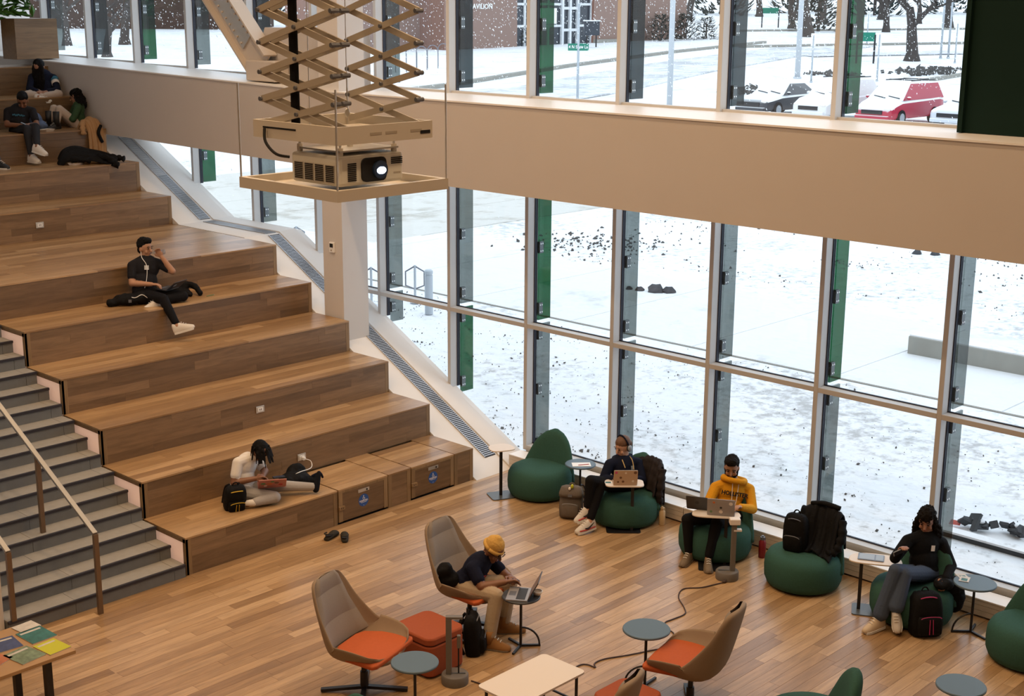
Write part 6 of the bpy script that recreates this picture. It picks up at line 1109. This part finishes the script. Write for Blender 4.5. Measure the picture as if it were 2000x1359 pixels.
B = Blob(); B.ell((0, 0, 0.08), (0.20, 0.12, 0.08)).ell((0.18, 0.03, 0.09), (0.12, 0.1, 0.09)).cap((-0.15, -0.03, 0.06), (-0.22, -0.05, 0.05), 0.06); t = thing('slumped_bag', 'black bag lying flat beside the charcoal tee wearer', 'bag', (-2.78, 3.88, 2.25), -0.6); B.build('body', 'bag_black', t, 0.014, 2, 0.03, 0.07); MB().box(0.02, 0.06, -0.123, -0.118, 0.06, 0.10).build('tag', 'galv_dark', t); MB().tube(smooth_pts([(0.0, -0.05, 0.15), (0.1, -0.1, 0.12), (0.2, -0.1, 0.16), (0.27, -0.05, 0.1)]), 0.005, 5).build('cable', 'white', t)
def heap(name, label, cat, loc, rz, prims, m, voxel=0.014, noise=0.035, ns=0.08, part='cloth'):
    t = thing(name, label, cat, loc, rz); B = Blob()
    for q in prims:
        if len(q) == 2: B.ell(q[0], q[1])
        else: B.cap(q[0], q[1], q[2], q[3] if len(q) > 3 else None)
    B.build(part, m, t, voxel, 2, noise, ns); return t
heap('crumpled_jacket', 'crumpled black jacket beside the laptop of the charcoal tee wearer', 'jacket', (-1.93, 3.93, 2.25), -0.6, [((0, 0, 0.05), (0.17, 0.12, 0.06)), ((0.02, 0.05, 0.10), (0.12, 0.07, 0.07)), ((-0.05, 0.0, 0.10), (0.10, 0.06, 0.16), 0.04), ((0.10, 0.06, 0.16), (0.22, 0.02, 0.13), 0.042), ((0.22, 0.02, 0.13), (0.29, -0.06, 0.04), 0.042), ((-0.1, -0.06, 0.05), (0.15, -0.09, 0.04), 0.04)], 'coat_black')
def drape(name, label, loc, rz, path, w, m, seed, sleeves=(), puff=0.0, collar=None, droop=0.05):
    t = thing(name, label, 'jacket', loc, rz); q = random.Random(seed); rows = []; ph = [q.uniform(0, 6) for _ in range(4)]; P_ = smooth_pts(path, 4); NV = 25
    for i, p_ in enumerate(P_):
        d = (P_[min(i + 1, len(P_) - 1)] - P_[max(i - 1, 0)]).normalized(); n_ = Vector((d.z, 0, -d.x)); f_ = i / (len(P_) - 1); ww = w * (0.86 + 0.14 * abs(2 * f_ - 1))
        rows.append([p_ + Vector((0, ww * v, 0)) + n_ * (0.018 * math.sin(v * 9 + ph[0] + f_ * 3) * (0.3 + abs(2 * f_ - 1)) + 0.012 * math.sin(v * 21 + ph[1] - f_ * 5) + puff * abs(math.sin(f_ * 26))) - Vector((0.10 * v * v if droop == 0.05 else 0, 0, droop * v * v)) for v in np.linspace(-1, 1, NV)])
    o = MB().loft(rows, cap=False, closed=False).build('cloth', m, t, smooth=True); sd = o.modifiers.new('t', 'SOLIDIFY'); sd.thickness = 0.028; sd.offset = 0; sb = o.modifiers.new('s', 'SUBSURF'); sb.levels = 1; sb.render_levels = 1
    for sl_ in sleeves:
        pts = smooth_pts(sl_, 6); MB().tube(pts, [0.052 + 0.010 * math.sin(k * 1.9) + 0.004 * math.sin(k * 4.1) - 0.012 * k / len(pts) for k in range(len(pts))], 12).build('sleeve', m, t, smooth=True)
    if collar: MB().tube(smooth_pts(collar, 5), 0.028, 10).build('collar', 'coat_black', t, smooth=True)
    return t
drape('puffer_jacket', 'dark brown puffer jacket hung over the backrest behind the headphone wearer', (0.58, -2.58, 0.0), 0, [(-0.13, 0, 0.42), (-0.08, 0, 0.60), (-0.02, 0, 0.74), (0.05, 0, 0.79), (0.10, 0, 0.72), (0.11, 0, 0.50), (0.10, 0, 0.26)], 0.24, 'puffer_brown', 1, [[(-0.06, -0.22, 0.70), (-0.12, -0.25, 0.55), (-0.14, -0.24, 0.36), (-0.10, -0.23, 0.28)]], 0.018)
drape('black_coat', 'black winter coat thrown over the backrest of the bag-laden green chair', (0.40, -5.16, 0.0), 0.12, [(-0.32, 0, 0.43), (-0.22, 0, 0.47), (-0.12, 0, 0.60), (-0.05, 0, 0.76), (0.02, 0, 0.86), (0.08, 0, 0.84), (0.12, 0, 0.66), (0.12, 0, 0.45)], 0.27, 'coat_black', 2, [[(-0.06, -0.24, 0.76), (-0.16, -0.29, 0.62), (-0.24, -0.27, 0.48), (-0.32, -0.20, 0.45)], [(-0.04, 0.23, 0.74), (-0.14, 0.27, 0.58), (-0.20, 0.24, 0.45)]], 0.0, [(0.02, 0.16, 0.86), (0.0, 0.0, 0.90), (0.02, -0.18, 0.87)])
heap('draped_coat', 'black coat hanging from the seat of the jeans wearer down to the floor', 'coat', (0.40, -6.70, 0.0), 0, [((0, 0, 0.40), (0.12, 0.16, 0.10)), ((0.02, -0.06, 0.28), (0.09, 0.10, 0.18)), ((-0.15, 0.0, 0.46), (0.14, 0.1, 0.06))], 'coat_black')
heap('bunched_jacket', 'bunched black jacket at the back of the beanie wearer', 'jacket', (-3.50, -3.17, 0.50), 0.4, [((0, 0, 0.10), (0.10, 0.11, 0.10)), ((-0.03, 0.03, 0.20), (0.08, 0.09, 0.08))], 'coat_black')
drape('long_black_coat', 'long charcoal coat lying across the tier below the boots wearer', (-0.80, 8.36, 3.665), -0.55, [(-0.36, 0, 0.05), (-0.28, 0, 0.20), (-0.10, 0, 0.26), (0.10, 0, 0.22), (0.30, 0, 0.17), (0.48, 0, 0.10), (0.56, 0, 0.05)], 0.24, 'coat_black', 5, [[(0.25, -0.10, 0.12), (0.42, -0.22, 0.09), (0.58, -0.34, -0.02)], [(0.35, 0.08, 0.10), (0.55, 0.06, 0.07), (0.68, 0.0, 0.05)], [(-0.3, -0.12, 0.08), (-0.05, -0.22, 0.08), (0.15, -0.22, 0.06)]], droop=0.16)
drape('tan_coat', 'tan coat slumped over the tier edge against the white band', (-0.24, 8.98, 4.15), -PI / 2, [(-0.20, 0, 0.05), (-0.10, 0, 0.17), (0.04, 0, 0.17), (0.13, 0, 0.06), (0.16, 0, -0.12), (0.17, 0, -0.32), (0.18, 0, -0.44)], 0.17, 'coat_tan', 6, [[(0.0, -0.14, 0.12), (0.10, -0.22, 0.06), (0.16, -0.24, -0.08)]], collar=[(0.14, 0.10, 0.06), (0.19, 0.02, -0.06), (0.20, 0.08, -0.22)], droop=0.10)
heap('denim_jacket', 'blue denim jacket heaped behind the phone user', 'jacket', (-0.98, 9.50, 4.15), 0.2, [((0, 0, 0.14), (0.12, 0.10, 0.15)), ((0.06, -0.06, 0.06), (0.13, 0.10, 0.08))], 'light_jean')
def tray(x, y, z, label):
    t = thing('food_tray', label, 'food tray', (x, y, z), 0.4, 'takeaway trays on the upper tiers'); MB().loft([[(sx * a, sy * b, zz) for sx, sy in ((-1, -1), (1, -1), (1, 1), (-1, 1))] for a, b, zz in ((0.09, 0.06, 0), (0.105, 0.075, 0.035), (0.11, 0.08, 0.036), (0.095, 0.065, 0.012))]).build('tray', 'off_white', t); MB().ell((0.01, 0, 0.02), (0.07, 0.045, 0.022)).build('food', 'khaki', t, smooth=True)
tray(-0.98, 8.25, 3.655, 'white takeaway tray at the feet of the phone user'); tray(-1.02, 9.05, 4.15, 'white takeaway tray on the tier beside the phone user')
# laptops: hinge at the origin, user on the +x side
def laptop(x, y, z, rz, label, lidm, basem='lap_silver', w=0.31, d=0.215, tilt=0.30, stickers=(), screen='key_dark'):
    t = thing('laptop', label, 'laptop', (x, y, z), rz); MB().rr_plate(0, d, -w / 2, w / 2, 0.0, 0.014, 0.012).build('base', basem, t); MB().box(0.03, d * 0.55, -w / 2 + 0.025, w / 2 - 0.025, 0.014, 0.0165).build('keyboard', 'key_dark', t); MB().box(d * 0.62, d * 0.93, -0.05, 0.05, 0.014, 0.0152).build('touchpad', 'galv_dark', t)
    lid = MB().prism(rrect(-w / 2, w / 2, 0.0, d, 0.012), -0.004, 0.004, 'x').build('lid', lidm, t); lid.location = (0, 0, 0.012); lid.rotation_euler = (0, -tilt, 0)
    MB().box(0.0042, 0.005, -w / 2 + 0.012, w / 2 - 0.012, 0.015, d - 0.012).build('screen', screen, lid)
    for (sy, sz, r, m) in stickers: MB().tube([(-0.0055, sy, sz), (-0.004, sy, sz)], r, 12).build('sticker', m, lid)
    return t
laptop(-0.09, -2.71, 0.62, 0.78, 'gold laptop with stickers on its lid on the white table', 'lap_gold', 'lap_gold', 0.29, 0.20, 0.22, ((0.115, 0.17, 0.016, 'stk_pink'), (-0.115, 0.17, 0.020, 'stk_brown'), (0.06, 0.10, 0.016, 'stk_brown'), (0.09, 0.04, 0.013, 'stk_brown'), (0.0, 0.165, 0.013, 'off_white'), (0.03, 0.045, 0.016, 'stk_brown'), (-0.09, 0.05, 0.015, 'off_white')))
laptop(-0.20, -4.19, 0.655, 0.55, 'silver laptop with stickers in front of the yellow hoodie', 'lap_silver', 'lap_silver', 0.31, 0.21, 0.25, ((-0.11, 0.16, 0.022, 'off_white'), (0.0, 0.10, 0.014, 'key_dark'), (0.0, 0.045, 0.022, 'off_white'), (0.08, 0.165, 0.015, 'stk_orange'), (0.11, 0.04, 0.015, 'stk_green')))
t = laptop(-0.22, -3.88, 0.655, 0.45, 'black folding tablet with keyboard at the end of the curved table', 'lap_dark', 'lap_dark', 0.25, 0.19, 0.45, ((0.0, 0.10, 0.022, 'key_dark'),))
laptop(-3.16, -3.98, 0.56, 2.33 - 0.15, 'open black laptop with a bright picture on the black round table', 'lap_dark', 'lap_silver', 0.32, 0.22, 0.50, ((0.05, 0.12, 0.02, 'stk_orange'), (-0.05, 0.1, 0.02, 'stk_pink')), 'screen_image')
laptop(-3.16, 0.235, 0.635, 1.0, 'sticker covered red laptop on the lap of the dreadlocked student', 'lap_pink', 'lap_pink', 0.33, 0.22, 0.85, ((0.11, 0.12, 0.030, 'stk_green'), (0.03, 0.10, 0.032, 'stk_orange'), (-0.05, 0.13, 0.028, 'stk_brown'), (-0.10, 0.07, 0.026, 'stk_red'), (0.08, 0.05, 0.02, 'off_white'), (0.0, 0.17, 0.024, 'stk_green')))
laptop(-2.20, 3.66, 2.42, 1.9, 'open dark laptop on the knee of the charcoal tee wearer', 'lap_dark', 'lap_dark', 0.28, 0.19, 0.9, ((0.05, 0.1, 0.03, 'cup_blue'),))
# tablet, papers, leaflets
t = thing('tablet', 'tablet in a grey folio lying on the white table beside the jeans wearer', 'tablet', (0.02, -5.98, 0.60), -0.81 - 0.3); MB().rr_plate(-0.14, 0.13, -0.09, 0.09, 0, 0.010, 0.015).build('folio', 'galv_dark', t); MB().box(-0.125, 0.03, -0.075, 0.075, 0.010, 0.0115).build('screen', 'cup_blue', t); MB().box(0.045, 0.118, -0.075, 0.075, 0.010, 0.0115).build('notepad', 'cup_blue', t)
t = thing('paper_sheet', 'white paper sheet on the slate round table between the green chairs', 'paper', (0.40, -1.61, 0.51), -0.75); MB().box(-0.14, 0.10, -0.09, 0.06, 0.0, 0.003).build('sheet', 'white', t)
t = thing('red_pencil', 'red pencil lying on the white paper sheet', 'pencil', (0.38, -1.64, 0.513), -0.55); MB().tube([(-0.07, 0, 0.004), (0.07, 0, 0.004)], 0.0045, 6).build('shaft', 'stk_red', t); MB().tube([(0.07, 0, 0.004), (0.085, 0, 0.004)], [0.0045, 0.001], 6).build('tip', 'off_white', t)
for i, (dx, dy, r_) in enumerate(((0.0, 0.05, 0.3), (0.06, 0.10, 0.9))): t = thing('leaflet', ['pale leaflet lying on the slate table by the jeans wearer', 'second pale leaflet tucked under the first on the slate table'][i], 'leaflet', (0.27 + dx, -6.96 + dy, 0.56 + 0.003 * (1 - i)), r_); MB().box(-0.07, 0.07, -0.05, 0.05, 0, 0.002).build('sheet', 'mag_pale', t); MB().box(-0.05, 0.02, -0.03, 0.03, 0.002, 0.0026).build('picture', 'mag_teal', t)
t = thing('card', 'small blue patterned card at the edge of the gold laptop table', 'card', (-0.155, -2.50, 0.62), -0.8); MB().box(-0.045, 0.045, -0.03, 0.03, 0, 0.003).build('sheet', 'white', t); MB().box(-0.04, 0.03, -0.025, 0.025, 0.003, 0.0036).build('print', 'mag_teal', t)
t = thing('bowl', 'white paper bowl on the black round table behind the laptop', 'bowl', (-3.09, -4.02, 0.56)); MB().lathe([(0.035, 0), (0.055, 0.04), (0.052, 0.041), (0.030, 0.006)], n=20).build('bowl', 'off_white', t, smooth=True); MB().tube([(0.048 * math.cos(a), 0.048 * math.sin(a), 0.041) for a in np.linspace(0, 6.283, 21)], 0.004, 5).build('rim', 'white', t)
# bottles
def flask(x, y, z, h, r, m, capm, label, loop=True):
    t = thing('drink_bottle', label, 'bottle', (x, y, z)); MB().lathe([(r * 0.9, 0), (r, 0.01), (r, h * 0.72), (r * 0.6, h * 0.80), (r * 0.55, h * 0.82)], n=18).build('flask', m, t, auto=45); MB().lathe([(r * 0.62, h * 0.82), (r * 0.62, h * 0.94), (r * 0.35, h * 0.95), (r * 0.35, h)], n=16).build('cap', capm, t, auto=45)
    if loop: MB().tube([(r * 0.6 + 0.03 * math.sin(a), 0, h * 0.86 - 0.03 + 0.045 * math.cos(a)) for a in np.linspace(0, PI, 9)], 0.006, 6).build('carry_loop', capm, t)
mat('flask_cream', (0.56, 0.40, 0.22), 0.5); mat('flask_red', (0.20, 0.010, 0.018), 0.4)
flask(0.47, -2.86, 0, 0.24, 0.040, 'flask_cream', 'flask_cream', 'cream drink bottle with a loop on the floor by the radiator cover'); flask(0.46, -4.34, 0, 0.27, 0.042, 'flask_red', 'galv_dark', 'dark red drink bottle with a black lid on the floor by the window')
# clogs, charger, pen
def clog(x, y, rz, label):
    t = thing('clog', label, 'shoe', (x, y, 0), rz, 'pair of dark clogs'); mb = MB(); st_ = [(-0.13, 0.030, 0.03), (-0.11, 0.042, 0.05), (-0.03, 0.046, 0.055), (0.03, 0.052, 0.085), (0.08, 0.052, 0.075), (0.12, 0.040, 0.055), (0.14, 0.018, 0.03)]
    mb.loft([[(x_, -w_, 0.0), (x_, w_, 0.0), (x_, w_, zt * 0.6), (x_, w_ * 0.5, zt), (x_, -w_ * 0.5, zt), (x_, -w_, zt * 0.6)] for x_, w_, zt in st_]); mb.build('shell', 'clog_brown', t, smooth=True, sub=1); MB().lathe([(0.034, 0.045), (0.036, 0.0575)], (-0.06, 0, 0), 14, sx=1.5).build('foot_opening', 'black', t); MB().tube([(-0.03 - 0.10 * math.sin(a), 0.046 * math.cos(a), 0.07 + 0.02 * math.sin(a)) for a in np.linspace(0, PI, 9)], 0.008, 6).build('heel_strap', 'clog_brown', t)
mat('clog_brown', (0.035, 0.030, 0.022), 0.7)
clog(-2.68, -0.27, 0.3, 'dark brown clog nearest the wooden tier'); clog(-2.60, -0.42, 0.9, 'dark brown clog standing in front of its pair')
t = thing('charger', 'white charger and cable plugged into the outlet above the black bag', 'charger', (-2.24, 0.825, 0.65)); MB().box(-0.02, 0.02, -0.045, 0.002, -0.02, 0.02).build('plug', 'white', t, bevel=0.004); MB().tube(smooth_pts([(0, -0.045, 0), (0.06, -0.08, -0.03), (0.04, -0.14, -0.07), (-0.12, -0.30, -0.04), (-0.32, -0.36, -0.02), (-0.42, -0.36, -0.04)]), 0.005, 6).build('cable', 'white', t)
t = thing('pen', 'thin pen lying on the tier beside the crumpled black jacket', 'pen', (-1.62, 3.62, 2.25), 0.1); MB().tube([(-0.07, 0, 0.005), (0.06, 0, 0.005)], 0.005, 6).build('barrel', 'stk_green', t); MB().tube([(0.06, 0, 0.005), (0.075, 0, 0.005)], [0.005, 0.001], 6).build('tip', 'steel_plate', t)
t = thing('phone_on_leg', 'black phone charging on the lap of the dreadlocked student', 'phone', (-2.92, 0.42, 0.66), -0.4); MB().box(-0.075, 0.075, -0.036, 0.036, 0, 0.009).build('case', 'black', t, bevel=0.003); MB().box(-0.068, 0.068, -0.031, 0.031, 0.009, 0.010).build('screen', 'lens_glass', t)
